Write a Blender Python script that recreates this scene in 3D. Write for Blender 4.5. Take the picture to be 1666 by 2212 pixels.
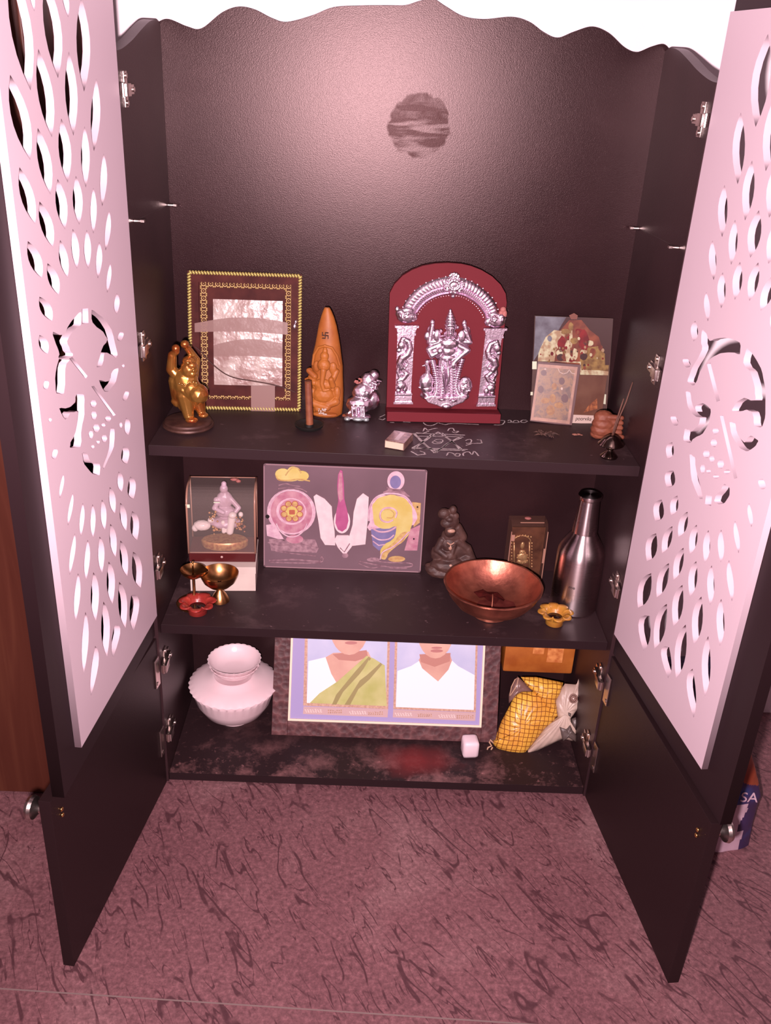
import bpy, bmesh, math, random
from mathutils import Vector, Matrix, noise
random.seed(7)
SC = bpy.context.scene
for o in list(bpy.data.objects): bpy.data.objects.remove(o)
COL = SC.collection
PI = math.pi

# ---------------------------------------------------------------- camera, light, exposure
def look_matrix(yaw, pitch, roll):
    f = Vector((math.sin(yaw)*math.cos(pitch), math.cos(yaw)*math.cos(pitch), -math.sin(pitch)))
    r = Vector((math.cos(yaw), -math.sin(yaw), 0)); u = r.cross(f)
    r2 = r*math.cos(roll) + u*math.sin(roll); u2 = -r*math.sin(roll) + u*math.cos(roll)
    return Matrix((r2, u2, -f)).transposed()
CAM = Vector((-0.0486, -1.4205, 1.3224))
cd = bpy.data.cameras.new('camera'); cam = bpy.data.objects.new('camera', cd); COL.objects.link(cam)
cam.matrix_world = Matrix.Translation(CAM) @ look_matrix(0.02522, 0.45163, 0.05342).to_4x4()
cd.sensor_fit = 'VERTICAL'; cd.sensor_height = 24.0; cd.lens = 24.0*1974.17/2212.0
cd.clip_start = 0.02; cd.clip_end = 50
SC.camera = cam
SC.view_settings.view_transform = 'Standard'; SC.view_settings.look = 'None'
SC.view_settings.exposure = 0.0; SC.view_settings.gamma = 1.0; SC.view_settings.use_curve_mapping = False

world = bpy.data.worlds.new('room_light'); SC.world = world; world.use_nodes = True
bg = world.node_tree.nodes['Background']; bg.inputs[0].default_value = (1.0, 0.58, 0.66, 1); bg.inputs[1].default_value = 0.13

def area(name, loc, target, size, power, col, size_y=None):
    ld = bpy.data.lights.new(name, 'AREA'); ld.energy = power; ld.color = col
    ld.shape = 'DISK' if size_y is None else 'RECTANGLE'; ld.size = size
    if size_y: ld.size_y = size_y
    o = bpy.data.objects.new(name, ld); COL.objects.link(o); o.location = loc
    d = Vector(target)-Vector(loc); o.rotation_euler = d.to_track_quat('-Z', 'Y').to_euler()
    return o
area('phone_flash', (-0.080, -1.415, 1.262), (0.0, 0.20, 0.95), 0.03, 62, (1.0, 0.77, 0.81))
area('overhead_fill', (0.1, -1.1, 2.55), (0.0, 0.1, 0.6), 0.9, 4, (1.0, 0.72, 0.78), 0.3)  # unseen soft fill, added to light the scene from above

# ---------------------------------------------------------------- materials
LIGHT_GAIN = [1.0, 1.0, 1.0]   # colour scale per shelf; raised lower down to stand in for missing light
def lin(c): return tuple(((v/255.0)/12.92 if v <= 10 else (((v/255.0)+0.055)/1.055)**2.4)*k for v, k in zip(c, LIGHT_GAIN))
MATS = {}
def mat(name, col, rough=0.5, metal=0.0, spec=0.5, var=None, vscale=20, bump=0, bscale=200, trans=0, alpha=1, ior=1.45, coat=0, vcon=(0.35, 0.65), bdist=0.002, vdet=4, tint=None):
    if name in MATS: return MATS[name]
    m = bpy.data.materials.new(name); m.use_nodes = True
    nt = m.node_tree; b = nt.nodes['Principled BSDF']
    c = (*lin(col), 1)
    b.inputs['Base Color'].default_value = c
    b.inputs['Roughness'].default_value = rough; b.inputs['Metallic'].default_value = metal
    b.inputs['Specular IOR Level'].default_value = spec; b.inputs['IOR'].default_value = ior
    b.inputs['Transmission Weight'].default_value = trans; b.inputs['Alpha'].default_value = alpha
    b.inputs['Coat Weight'].default_value = coat
    if tint: b.inputs['Specular Tint'].default_value = (*tint, 1)
    tc = nt.nodes.new('ShaderNodeTexCoord')
    if var:
        n = nt.nodes.new('ShaderNodeTexNoise'); n.inputs['Scale'].default_value = vscale; n.inputs['Detail'].default_value = vdet
        nt.links.new(tc.outputs['Object'], n.inputs['Vector'])
        r = nt.nodes.new('ShaderNodeValToRGB'); r.color_ramp.elements[0].position = vcon[0]; r.color_ramp.elements[1].position = vcon[1]
        r.color_ramp.elements[0].color = c; r.color_ramp.elements[1].color = (*lin(var), 1)
        nt.links.new(n.outputs['Fac'], r.inputs['Fac']); nt.links.new(r.outputs['Color'], b.inputs['Base Color'])
    if bump:
        n = nt.nodes.new('ShaderNodeTexNoise'); n.inputs['Scale'].default_value = bscale; n.inputs['Detail'].default_value = 3
        nt.links.new(tc.outputs['Object'], n.inputs['Vector'])
        bp = nt.nodes.new('ShaderNodeBump'); bp.inputs['Strength'].default_value = bump; bp.inputs['Distance'].default_value = bdist
        nt.links.new(n.outputs['Fac'], bp.inputs['Height']); nt.links.new(bp.outputs['Normal'], b.inputs['Normal'])
    MATS[name] = m
    return m
def nd(nt, t, **kw):
    n = nt.nodes.new(t)
    for k, v in kw.items():
        if k in n.inputs.keys(): n.inputs[k].default_value = v
        else: setattr(n, k, v)
    return n
def mth(nt, op, a, b=None, clamp=False):
    n = nt.nodes.new('ShaderNodeMath'); n.operation = op; n.use_clamp = clamp
    for i, v in enumerate((a, b)):
        if v is None: continue
        if isinstance(v, (int, float)): n.inputs[i].default_value = v
        else: nt.links.new(v, n.inputs[i])
    return n.outputs[0]
def ramp(nt, fac, stops):
    r = nt.nodes.new('ShaderNodeValToRGB'); e = r.color_ramp.elements
    while len(e) > 1: e.remove(e[-1])
    e[0].position, e[0].color = stops[0][0], (*lin(stops[0][1]), 1)
    for p, c in stops[1:]:
        x = e.new(p); x.color = (*lin(c), 1)
    nt.links.new(fac, r.inputs[0]); return r.outputs[0]
def mixc(nt, fac, a, b):
    n = nt.nodes.new('ShaderNodeMix'); n.data_type = 'RGBA'
    if isinstance(fac, (int, float)): n.inputs[0].default_value = fac
    else: nt.links.new(fac, n.inputs[0])
    for i, v in ((6, a), (7, b)):
        if isinstance(v, tuple): n.inputs[i].default_value = (*lin(v), 1)
        else: nt.links.new(v, n.inputs[i])
    return n.outputs[2]
def mapped(nt, rot=(0, 0, 0), scale=(1, 1, 1), loc=(0, 0, 0)):
    tc = nt.nodes.new('ShaderNodeTexCoord'); mp = nt.nodes.new('ShaderNodeMapping')
    mp.inputs['Rotation'].default_value = rot; mp.inputs['Scale'].default_value = scale; mp.inputs['Location'].default_value = loc
    nt.links.new(tc.outputs['Object'], mp.inputs['Vector']); return mp.outputs[0]
def noisef(nt, vec, scale, detail=4, dist=0, rough=0.5):
    n = nd(nt, 'ShaderNodeTexNoise', Scale=scale, Detail=detail, Distortion=dist, Roughness=rough)
    nt.links.new(vec, n.inputs['Vector']); return n.outputs['Fac']
def newmat(name):
    m = bpy.data.materials.new(name); m.use_nodes = True; MATS[name] = m
    return m, m.node_tree, m.node_tree.nodes['Principled BSDF']

# black textured laminate of the cabinet
BLACK = mat('black_laminate', (43, 28, 31), rough=0.42, spec=0.40, bump=0.25, bscale=520, bdist=0.0008, var=(50, 33, 36), vscale=9, tint=(1, 0.72, 0.74))
EDGE = mat('black_edge_band', (34, 22, 25), rough=0.5, spec=0.3, tint=(1, 0.72, 0.74))
WHITE = mat('white_lattice_board', (195, 174, 184), rough=0.45, spec=0.35)
def back_mat():
    m, nt, b = newmat('black_laminate_with_sticker_mark')
    v = mapped(nt)
    sx = nt.nodes.new('ShaderNodeSeparateXYZ'); nt.links.new(v, sx.inputs[0])
    x = mth(nt, 'SUBTRACT', sx.outputs[0], 0.0175); z = mth(nt, 'SUBTRACT', sx.outputs[2], 1.2355)
    r = mth(nt, 'SQRT', mth(nt, 'ADD', mth(nt, 'MULTIPLY', x, x), mth(nt, 'MULTIPLY', z, z)))
    edge = mth(nt, 'ADD', r, mth(nt, 'MULTIPLY', mth(nt, 'SUBTRACT', noisef(nt, v, 60, 3), 0.5), 0.022))
    disc = mth(nt, 'MULTIPLY', mth(nt, 'SUBTRACT', 0.054, edge), 260, True)
    vs = mapped(nt, scale=(14, 14, 78))
    st = noisef(nt, vs, 1.0, 3, 0.3)
    st = mth(nt, 'MULTIPLY', mth(nt, 'SUBTRACT', st, 0.42), 7, True)
    top = mth(nt, 'MULTIPLY', mth(nt, 'SUBTRACT', z, 0.006), 200, True)
    ring = mth(nt, 'MULTIPLY', mth(nt, 'SUBTRACT', edge, 0.040), 160, True)
    st = mth(nt, 'MAXIMUM', mth(nt, 'MULTIPLY', st, 0.85), mth(nt, 'MULTIPLY', mth(nt, 'MULTIPLY', top, noisef(nt, v, 45, 2)), 1.3, True))
    k = mth(nt, 'MULTIPLY', disc, mth(nt, 'ADD', mth(nt, 'MULTIPLY', st, 0.85), 0.16, True), True)
    base = ramp(nt, noisef(nt, v, 9, 4), [(0.35, (36, 22, 24)), (0.65, (41, 26, 28))])
    df = nd(nt, 'ShaderNodeBsdfDiffuse'); nt.links.new(mixc(nt, k, base, (52, 32, 32)), df.inputs['Color'])
    gl = nt.nodes.new('ShaderNodeBsdfAnisotropic'); gl.distribution = 'BECKMANN'; gl.inputs['Roughness'].default_value = 0.305
    gc = nt.nodes.new('ShaderNodeMix'); gc.data_type = 'RGBA'; nt.links.new(k, gc.inputs[0]); gc.inputs[6].default_value = (0.0215, 0.0155, 0.0155, 1); gc.inputs[7].default_value = (0.0045, 0.0026, 0.0026, 1)
    nt.links.new(gc.outputs[2], gl.inputs['Color'])
    bp = nd(nt, 'ShaderNodeBump', Strength=0.30, Distance=0.0007)
    nt.links.new(noisef(nt, v, 760, 3), bp.inputs['Height']); nt.links.new(bp.outputs[0], gl.inputs['Normal']); nt.links.new(bp.outputs[0], df.inputs['Normal'])
    ad = nt.nodes.new('ShaderNodeAddShader'); nt.links.new(df.outputs[0], ad.inputs[0]); nt.links.new(gl.outputs[0], ad.inputs[1])
    nt.links.new(ad.outputs[0], nt.nodes['Material Output'].inputs['Surface']); nt.nodes.remove(b)
    return m
def floor_mat():
    m, nt, b = newmat('rose_brown_veined_stone')
    v = mapped(nt)
    warp = nd(nt, 'ShaderNodeTexNoise', Scale=2.2, Detail=3); nt.links.new(v, warp.inputs['Vector'])
    wv = nt.nodes.new('ShaderNodeVectorMath'); wv.operation = 'MULTIPLY_ADD'
    nt.links.new(warp.outputs['Color'], wv.inputs[0]); wv.inputs[1].default_value = (0.06, 0.06, 0); nt.links.new(v, wv.inputs[2])
    def vein(rot, sx, sy, sc, wd, cut, seed):
        mp = nt.nodes.new('ShaderNodeMapping'); mp.inputs['Rotation'].default_value = (0, 0, rot); mp.inputs['Location'].default_value = (seed, seed*0.7, 0)
        nt.links.new(wv.outputs[0], mp.inputs['Vector'])
        ml = nt.nodes.new('ShaderNodeVectorMath'); ml.operation = 'MULTIPLY'; ml.inputs[1].default_value = (sx, sy, 1); nt.links.new(mp.outputs[0], ml.inputs[0])
        n = noisef(nt, ml.outputs[0], sc, 2.5, 0.0)
        ridge = mth(nt, 'MULTIPLY', mth(nt, 'SUBTRACT', wd, mth(nt, 'ABSOLUTE', mth(nt, 'SUBTRACT', n, 0.5))), 1.0/wd*1.8, True)
        mask = mth(nt, 'MULTIPLY', mth(nt, 'SUBTRACT', noisef(nt, v, 9+seed, 3), cut), 14, True)
        return mth(nt, 'MULTIPLY', ridge, mask)
    a = vein(math.radians(58), 0.75, 4.4, 3.4, 0.0115, 0.47, 0.3)
    c = vein(math.radians(50), 0.85, 4.2, 5.6, 0.012, 0.49, 2.1)
    e = vein(math.radians(66), 1.2, 3.4, 2.6, 0.010, 0.50, 5.3)
    g2 = vein(math.radians(61), 0.9, 5.0, 7.5, 0.011, 0.47, 8.7)
    k = mth(nt, 'MAXIMUM', mth(nt, 'MAXIMUM', mth(nt, 'MAXIMUM', a, c), e), g2)
    blot = mth(nt, 'MULTIPLY', mth(nt, 'SUBTRACT', noisef(nt, v, 26, 5), 0.66), 12, True)
    k = mth(nt, 'MAXIMUM', k, mth(nt, 'MULTIPLY', blot, 0.6))
    base = ramp(nt, noisef(nt, v, 3.2, 8, 0.4, 0.62), [(0.30, (134, 92, 98)), (0.52, (147, 104, 109)), (0.68, (166, 126, 129))])
    fine = ramp(nt, noisef(nt, v, 120, 5, 0, 0.75), [(0.32, (104, 92, 94)), (0.52, (188, 178, 180)), (0.70, (255, 246, 246))])
    mx = nt.nodes.new('ShaderNodeMix'); mx.data_type = 'RGBA'; mx.blend_type = 'MULTIPLY'; mx.inputs[0].default_value = 0.75
    nt.links.new(base, mx.inputs[6]); nt.links.new(fine, mx.inputs[7])
    wht = mth(nt, 'MULTIPLY', mth(nt, 'SUBTRACT', noisef(nt, v, 34, 6, 0, 0.75), 0.63), 12, True)
    wht = mth(nt, 'MULTIPLY', wht, mth(nt, 'MULTIPLY', mth(nt, 'SUBTRACT', noisef(nt, v, 2.6, 2), 0.50), 9, True))
    c1 = mixc(nt, mth(nt, 'MULTIPLY', wht, 0.5), mx.outputs[2], (190, 150, 150))
    nt.links.new(mixc(nt, mth(nt, 'MULTIPLY', k, 0.82), c1, (66, 38, 44)), b.inputs['Base Color'])
    b.inputs['Roughness'].default_value = 0.5; b.inputs['Specular IOR Level'].default_value = 0.35
    return m
def shelf_mat():
    m, nt, b = newmat('black_shelf_laminate_dusty')
    v = mapped(nt)
    dust = mth(nt, 'MULTIPLY', mth(nt, 'SUBTRACT', noisef(nt, v, 11, 6, 0.15, 0.7), 0.54), 5, True)
    dots = mth(nt, 'MULTIPLY', mth(nt, 'SUBTRACT', noisef(nt, v, 120, 3), 0.70), 16, True)
    vs = mapped(nt, rot=(0, 0, 0.35), scale=(12, 130, 1))
    scr = mth(nt, 'MULTIPLY', mth(nt, 'SUBTRACT', noisef(nt, vs, 1.2, 3), 0.70), 10, True)
    k = mth(nt, 'ADD', mth(nt, 'ADD', mth(nt, 'MULTIPLY', dust, 0.16), mth(nt, 'MULTIPLY', dots, 0.3)), mth(nt, 'MULTIPLY', scr, 0.12), True)
    nt.links.new(mixc(nt, k, (45, 30, 33), (150, 120, 122)), b.inputs['Base Color'])
    b.inputs['Roughness'].default_value = 0.5; b.inputs['Specular IOR Level'].default_value = 0.35
    return m
def bottom_mat():
    m, nt, b = newmat('black_board_with_powder_stains')
    v = mapped(nt)
    dust = mth(nt, 'MULTIPLY', mth(nt, 'SUBTRACT', noisef(nt, v, 14, 7, 0.15, 0.7), 0.49), 5, True)
    sp = mth(nt, 'MULTIPLY', mth(nt, 'SUBTRACT', noisef(nt, v, 75, 5, 0, 0.7), 0.60), 9, True)
    sx = nt.nodes.new('ShaderNodeSeparateXYZ'); nt.links.new(v, sx.inputs[0])
    fr = mth(nt, 'MULTIPLY', mth(nt, 'SUBTRACT', 0.12, sx.outputs[1]), 12, True)
    k = mth(nt, 'MULTIPLY', mth(nt, 'ADD', mth(nt, 'MULTIPLY', dust, 0.5), mth(nt, 'MULTIPLY', sp, 0.45), True), mth(nt, 'ADD', mth(nt, 'MULTIPLY', fr, 0.8), 0.2))
    c1 = mixc(nt, k, (38, 23, 26), (170, 120, 120))
    dx = mth(nt, 'SUBTRACT', sx.outputs[0], 0.075); dy = mth(nt, 'SUBTRACT', sx.outputs[1], 0.065)
    r = mth(nt, 'SQRT', mth(nt, 'ADD', mth(nt, 'MULTIPLY', dx, dx), mth(nt, 'MULTIPLY', mth(nt, 'MULTIPLY', dy, dy), 3)))
    r = mth(nt, 'ADD', r, mth(nt, 'MULTIPLY', mth(nt, 'SUBTRACT', noisef(nt, v, 22, 4), 0.5), 0.09))
    red = mth(nt, 'MULTIPLY', mth(nt, 'SUBTRACT', 0.10, r), 12, True)
    nt.links.new(mixc(nt, mth(nt, 'MULTIPLY', red, 0.75), c1, (120, 36, 38)), b.inputs['Base Color'])
    b.inputs['Roughness'].default_value = 0.55; b.inputs['Specular IOR Level'].default_value = 0.3
    return m
DOORM = mat('black_door_laminate', (31, 19, 21), rough=0.45, spec=0.30, bump=0.2, bscale=520, bdist=0.0008, tint=(1, 0.72, 0.74))
BACKM = back_mat(); FLOORM = floor_mat(); SHELFM = shelf_mat(); BOTM = bottom_mat()
WALLM = mat('white_painted_wall', (238, 226, 232), rough=0.7, spec=0.2, var=(228, 212, 220), vscale=5, bump=0.1, bscale=60)
CHROME = mat('nickel_plated_steel', (205, 190, 185), rough=0.28, metal=1.0, bump=0.15, bscale=150)
BRASS = mat('aged_brass', (200, 150, 100), rough=0.30, metal=1.0, var=(150, 104, 66), vscale=40)
BRASSY = mat('polished_brass', (226, 178, 110), rough=0.24, metal=1.0)
GOLD = mat('gold_ornament', (255, 205, 120), rough=0.35, metal=0.6, bump=0.2, bscale=300)
SILVER = mat('cast_silver', (228, 206, 222), rough=0.29, metal=1.0, bump=0.25, bscale=260)
STEEL = mat('brushed_steel', (176, 160, 162), rough=0.30, metal=1.0)
COPPER = mat('copper', (206, 128, 104), rough=0.42, metal=0.9, var=(150, 88, 74), vscale=22, bump=0.3, bscale=90)

LIGHT_GAIN[:] = [0.46, 0.56, 0.54]
# ---------------------------------------------------------------- mesh helpers
class MB:
    def __init__(s): s.bm = bmesh.new(); s.mi = 0
    def _f(s, vs):
        try:
            f = s.bm.faces.new(vs); f.material_index = s.mi; return f
        except ValueError: return None
    def box(s, a, b, bev=0):
        x0, y0, z0 = a; x1, y1, z1 = b
        vs = [s.bm.verts.new((x, y, z)) for z in (z0, z1) for y in (y0, y1) for x in (x0, x1)]
        fs = [s._f([vs[i] for i in q]) for q in ((0, 2, 3, 1), (4, 5, 7, 6), (0, 1, 5, 4), (2, 6, 7, 3), (0, 4, 6, 2), (1, 3, 7, 5))]
        if bev:
            es = list({e for f in fs for e in f.edges})
            r = bmesh.ops.bevel(s.bm, geom=es, offset=bev, segments=2, profile=0.6, affect='EDGES')
            for f in r['faces']: f.material_index = s.mi
        return s
    def mbox(s, M, a, b, bev=0):
        n0 = len(s.bm.verts); s.box(a, b, bev); s.bm.verts.ensure_lookup_table()
        for v in s.bm.verts[n0:]: v.co = M @ v.co
        return s
    def prism(s, pts, y0, y1):
        """pts in (x,z) counter-clockwise seen from -y; extruded from y0 to y1"""
        A = [s.bm.verts.new((p[0], y0, p[1])) for p in pts]; Bv = [s.bm.verts.new((p[0], y1, p[1])) for p in pts]
        s._f(A); s._f(list(reversed(Bv))); n = len(pts)
        for i in range(n): s._f([A[i], Bv[i], Bv[(i+1) % n], A[(i+1) % n]])
        return s
    def strip(s, line, w, y0, y1, closed=False):
        """flat ribbon following (x,z) polyline"""
        n = len(line)
        for i in range(n if closed else n-1):
            p = Vector((line[i][0], line[i][1])); q = Vector((line[(i+1) % n][0], line[(i+1) % n][1])); d = q-p
            if d.length < 1e-7: continue
            d.normalize(); nn = Vector((-d.y, d.x))*w/2; e = d*w*0.3
            a, b = p-e, q+e
            s.prism([tuple(a-nn), tuple(b-nn), tuple(b+nn), tuple(a+nn)], y0, y1)
        return s
    def tube(s, pts, r, seg=8, cap=True):
        pts = [Vector(p) for p in pts]; n = len(pts); rs = r if isinstance(r, (list, tuple)) else [r]*n
        rings = []; ref = None
        for i, p in enumerate(pts):
            t = (pts[min(i+1, n-1)]-pts[max(i-1, 0)]).normalized()
            if ref is None: ref = t.orthogonal().normalized()
            ref = (ref - t*ref.dot(t)); ref = ref.normalized() if ref.length > 1e-6 else t.orthogonal().normalized()
            bi = t.cross(ref)
            rings.append([s.bm.verts.new(p + (ref*math.cos(a)+bi*math.sin(a))*rs[i]) for a in (2*PI*k/seg for k in range(seg))])
        for i in range(n-1):
            for k in range(seg): s._f([rings[i][k], rings[i][(k+1) % seg], rings[i+1][(k+1) % seg], rings[i+1][k]])
        if cap: s._f(list(reversed(rings[0]))); s._f(rings[-1])
        return s
    def lathe(s, prof, seg=40, c=(0, 0, 0), wave=None):
        """prof list of (r,z); wave(theta,i,r,z)->(r,z)"""
        rings = []
        for i, (r, z) in enumerate(prof):
            if r < 1e-6: rings.append([s.bm.verts.new((c[0], c[1], c[2]+z))]); continue
            ring = []
            for k in range(seg):
                th = 2*PI*k/seg; rr, zz = (wave(th, i, r, z) if wave else (r, z))
                ring.append(s.bm.verts.new((c[0]+rr*math.cos(th), c[1]+rr*math.sin(th), c[2]+zz)))
            rings.append(ring)
        for i in range(len(rings)-1):
            A, Bv = rings[i], rings[i+1]
            for k in range(seg):
                k2 = (k+1) % seg
                if len(A) == 1 and len(Bv) == 1: continue
                if len(A) == 1: s._f([A[0], Bv[k2], Bv[k]])
                elif len(Bv) == 1: s._f([A[k], A[k2], Bv[0]])
                else: s._f([A[k], A[k2], Bv[k2], Bv[k]])
        return s
    def ball(s, c, r, sub=2, rot=None):
        r = (r, r, r) if isinstance(r, (int, float)) else r
        M = Matrix.Translation(c) @ (rot.to_4x4() if rot else Matrix.Identity(4)) @ Matrix.Diagonal((*r, 1))
        q = bmesh.ops.create_icosphere(s.bm, subdivisions=sub, radius=1, matrix=M)
        for v in q['verts']:
            for f in v.link_faces: f.material_index = s.mi
        return s
    def build(s, name, mats, parent=None, smooth=False, remesh=0, kind=None, loc=None, sm_it=4, norm=True):
        if norm: bmesh.ops.recalc_face_normals(s.bm, faces=s.bm.faces)
        me = bpy.data.meshes.new(name); s.bm.to_mesh(me); s.bm.free()
        mats = mats if isinstance(mats, (list, tuple)) else [mats]
        for m in mats: me.materials.append(m)
        o = bpy.data.objects.new(name, me); COL.objects.link(o)
        if remesh:
            md = o.modifiers.new('r', 'REMESH'); md.mode = 'VOXEL'; md.voxel_size = remesh; md.use_smooth_shade = True
            if sm_it:
                m2 = o.modifiers.new('s', 'SMOOTH'); m2.iterations = sm_it; m2.factor = 0.5
            bpy.context.view_layer.update()
            dg = bpy.context.evaluated_depsgraph_get()
            nm = bpy.data.meshes.new_from_object(o.evaluated_get(dg)); o.modifiers.clear(); o.data = nm; nm.name = name
            if not nm.materials:
                for m in mats: nm.materials.append(m)
        if smooth or remesh:
            o.data.polygons.foreach_set('use_smooth', [True]*len(o.data.polygons))
            if smooth == 'auto':
                try: o.data.set_sharp_from_angle(angle=math.radians(38))
                except Exception: pass
        if parent: o.parent = parent
        if kind: o['kind'] = kind
        if loc: o.location = loc
        return o
def thing(name, label, cat, loc=(0, 0, 0), rot=(0, 0, 0), group=None):
    o = bpy.data.objects.new(name, None); COL.objects.link(o); o.empty_display_size = 0.02
    o.location = loc; o.rotation_euler = rot; o['label'] = label; o['category'] = cat
    if group: o['group'] = group
    return o
def tag(o, label, cat, group=None):
    o['label'] = label; o['category'] = cat
    if group: o['group'] = group
    return o
class SK:
    """design sheet of an object: (X, Y) on the sheet -> (x, z) metres in the object's own upright plane"""
    def __init__(s, a): s.a = [v*1e-6 for v in a]
    def __call__(s, X, Y): a = s.a; return (a[0]*X+a[1]*Y+a[2], a[3]*X+a[4]*Y+a[5])
    def p(s, X, Y, y=0): q = s(X, Y); return (q[0], y, q[1])
    def L(s, pts): return [s(*q) for q in pts]
def ccw(pts):
    a = sum(pts[i][0]*pts[(i+1) % len(pts)][1]-pts[(i+1) % len(pts)][0]*pts[i][1] for i in range(len(pts)))
    return pts if a > 0 else list(reversed(pts))
def smooth_closed(pts, n=4):
    N = len(pts); out = []
    for i in range(N):
        p0, p1, p2, p3 = pts[i-1], pts[i], pts[(i+1) % N], pts[(i+2) % N]
        for q in range(n):
            t = q/n; out.append(tuple(0.5*(2*p1[j]+(p2[j]-p0[j])*t*.8+(2*p0[j]-5*p1[j]+4*p2[j]-p3[j])*t*t+(-p0[j]+3*p1[j]-3*p2[j]+p3[j])*t**3) for j in (0, 1)))
    return out

# ---------------------------------------------------------------- the setting
m = MB(); m.box((-1.8, -2.2, -0.03), (1.9, 0.31, 0.0)); f = m.build('floor', FLOORM); f['kind'] = 'structure'
m = MB(); m.box((-1.8, -0.492, 0.0), (1.9, -0.4895, 0.0003)); o = m.build('trim_1', mat('pale_grout', (170, 130, 130), rough=0.8)); o['kind'] = 'structure'
o.rotation_euler[2] = -0.040; o.location[1] = 0.008
m = MB(); m.box((-1.8, 0.31, 0.0), (1.9, 0.36, 2.6)); w = m.build('wall_back', WALLM); w['kind'] = 'structure'
SLOTS= [(310,1404,297,1281,274,331),(343,1297,318,1210,303,355),(347,1205,324,1141,315,356),(348,1126,323,1079,314,354),(335,1060,308,1024,302,339),(347,1017,331,989,323,352),(346,961,344,948,336,354),(344,870,344,856,334,353),(326,827,344,801,325,345),(271,1400,265,1360,259,277),(226,1397,218,1293,190,242),(265,1323,253,1230,234,280),(289,1242,274,1168,258,299),(306,1164,283,1108,272,313),(303,1093,281,1050,272,308),(175,1395,170,1359,162,183),(123,1384,140,1277,101,152),(178,1322,188,1228,160,202),(220,1249,220,1176,198,236),(249,1183,242,1123,226,262),(260,1113,249,1065,240,270),(94,1292,124,1205,84,128),(149,1237,163,1164,137,172),(192,1181,196,1122,176,210),(218,1120,217,1070,202,228),(89,1200,111,1134,79,114),(137,1161,151,1104,129,158),(173,1112,180,1063,162,190),(86,1125,112,1075,80,112),(133,1090,149,1044,123,153),(98,1055,119,1018,95,121),(82,1009,89,980,72,99),(80,952,81,938,67,95),(78,859,79,844,64,93),(85,818,81,788,68,97),(107,779,96,746,81,120),(88,720,80,678,65,106),(135,749,128,712,117,145),(92,661,79,602,62,106),(102,592,80,511,64,114),(126,524,129,456,85,135),(139,698,124,642,114,146),(152,639,136,566,124,161),(172,576,163,484,144,184),(175,741,164,692,155,184),(186,685,177,623,165,195),(206,631,206,556,187,221),(207,517,224,469,177,224),(209,736,208,686,196,220),(230,686,234,627,216,244),(240,581,247,486,222,260),(244,745,253,696,236,260),(265,646,274,568,250,285),(286,532,319,466,270,314),(276,762,293,719,272,297),(273,703,292,648,267,296),(306,604,334,517,299,336),(304,790,330,754,304,329),(312,733,342,685,311,341),(316,673,340,610,311,343)]
MEDL= [[(309,1011),(278,999),(254,1009),(234,1013),(217,1014),(222,998),(250,996),(271,989),(264,974),(258,966),(301,975),(299,984),(308,1002)],[(213,1017),(193,1013),(196,994),(218,998)],[(181,1008),(146,990),(115,964),(99,925),(106,919),(130,932),(149,939),(162,925),(182,928),(162,944),(151,950),(134,954),(147,969),(182,991)],[(301,974),(270,964),(285,957),(297,928),(319,935),(318,954)],[(100,902),(114,886),(144,881),(162,886),(178,908),(141,895),(124,905)],[(258,914),(235,905),(240,879),(257,859),(264,841),(296,852),(294,859),(276,866),(260,889),(282,897),(302,894),(316,914),(286,905),(266,905)],[(261,830),(245,824),(232,804),(204,790),(208,775),(232,787),(257,812)],[(153,825),(137,819),(145,794),(188,778),(194,782),(166,798)],[(270,966),(260,965),(217,926),(224,924)],[(207,908),(198,906),(127,838),(137,839)],[(195,879),(202,876),(213,880),(217,886),(210,889),(200,886)],[(198,863),(204,859),(214,862),(218,870),(212,874),(202,870)],[(192,841),(200,838),(211,842),(216,850),(209,853),(197,849)],[(217,841),(222,837),(230,840),(233,847),(228,850),(219,847)],[(168,816),(175,813),(185,817),(189,824),(183,827),(172,823)],[(146,839),(153,837),(165,841),(170,847),(163,849),(151,845)],[(170,837),(174,836),(182,839),(186,843),(181,844),(173,842)],[(196,822),(200,820),(207,823),(209,827),(205,828),(199,825)],[(217,822),(221,821),(226,823),(229,827),(225,828),(219,826)],[(103,813),(107,810),(114,813),(116,818),(112,820),(105,818)],[(341,908),(344,906),(349,908),(350,911),(348,912),(343,911)],[(74,898),(77,896),(83,898),(86,901),(82,902),(76,901)]]
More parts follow.
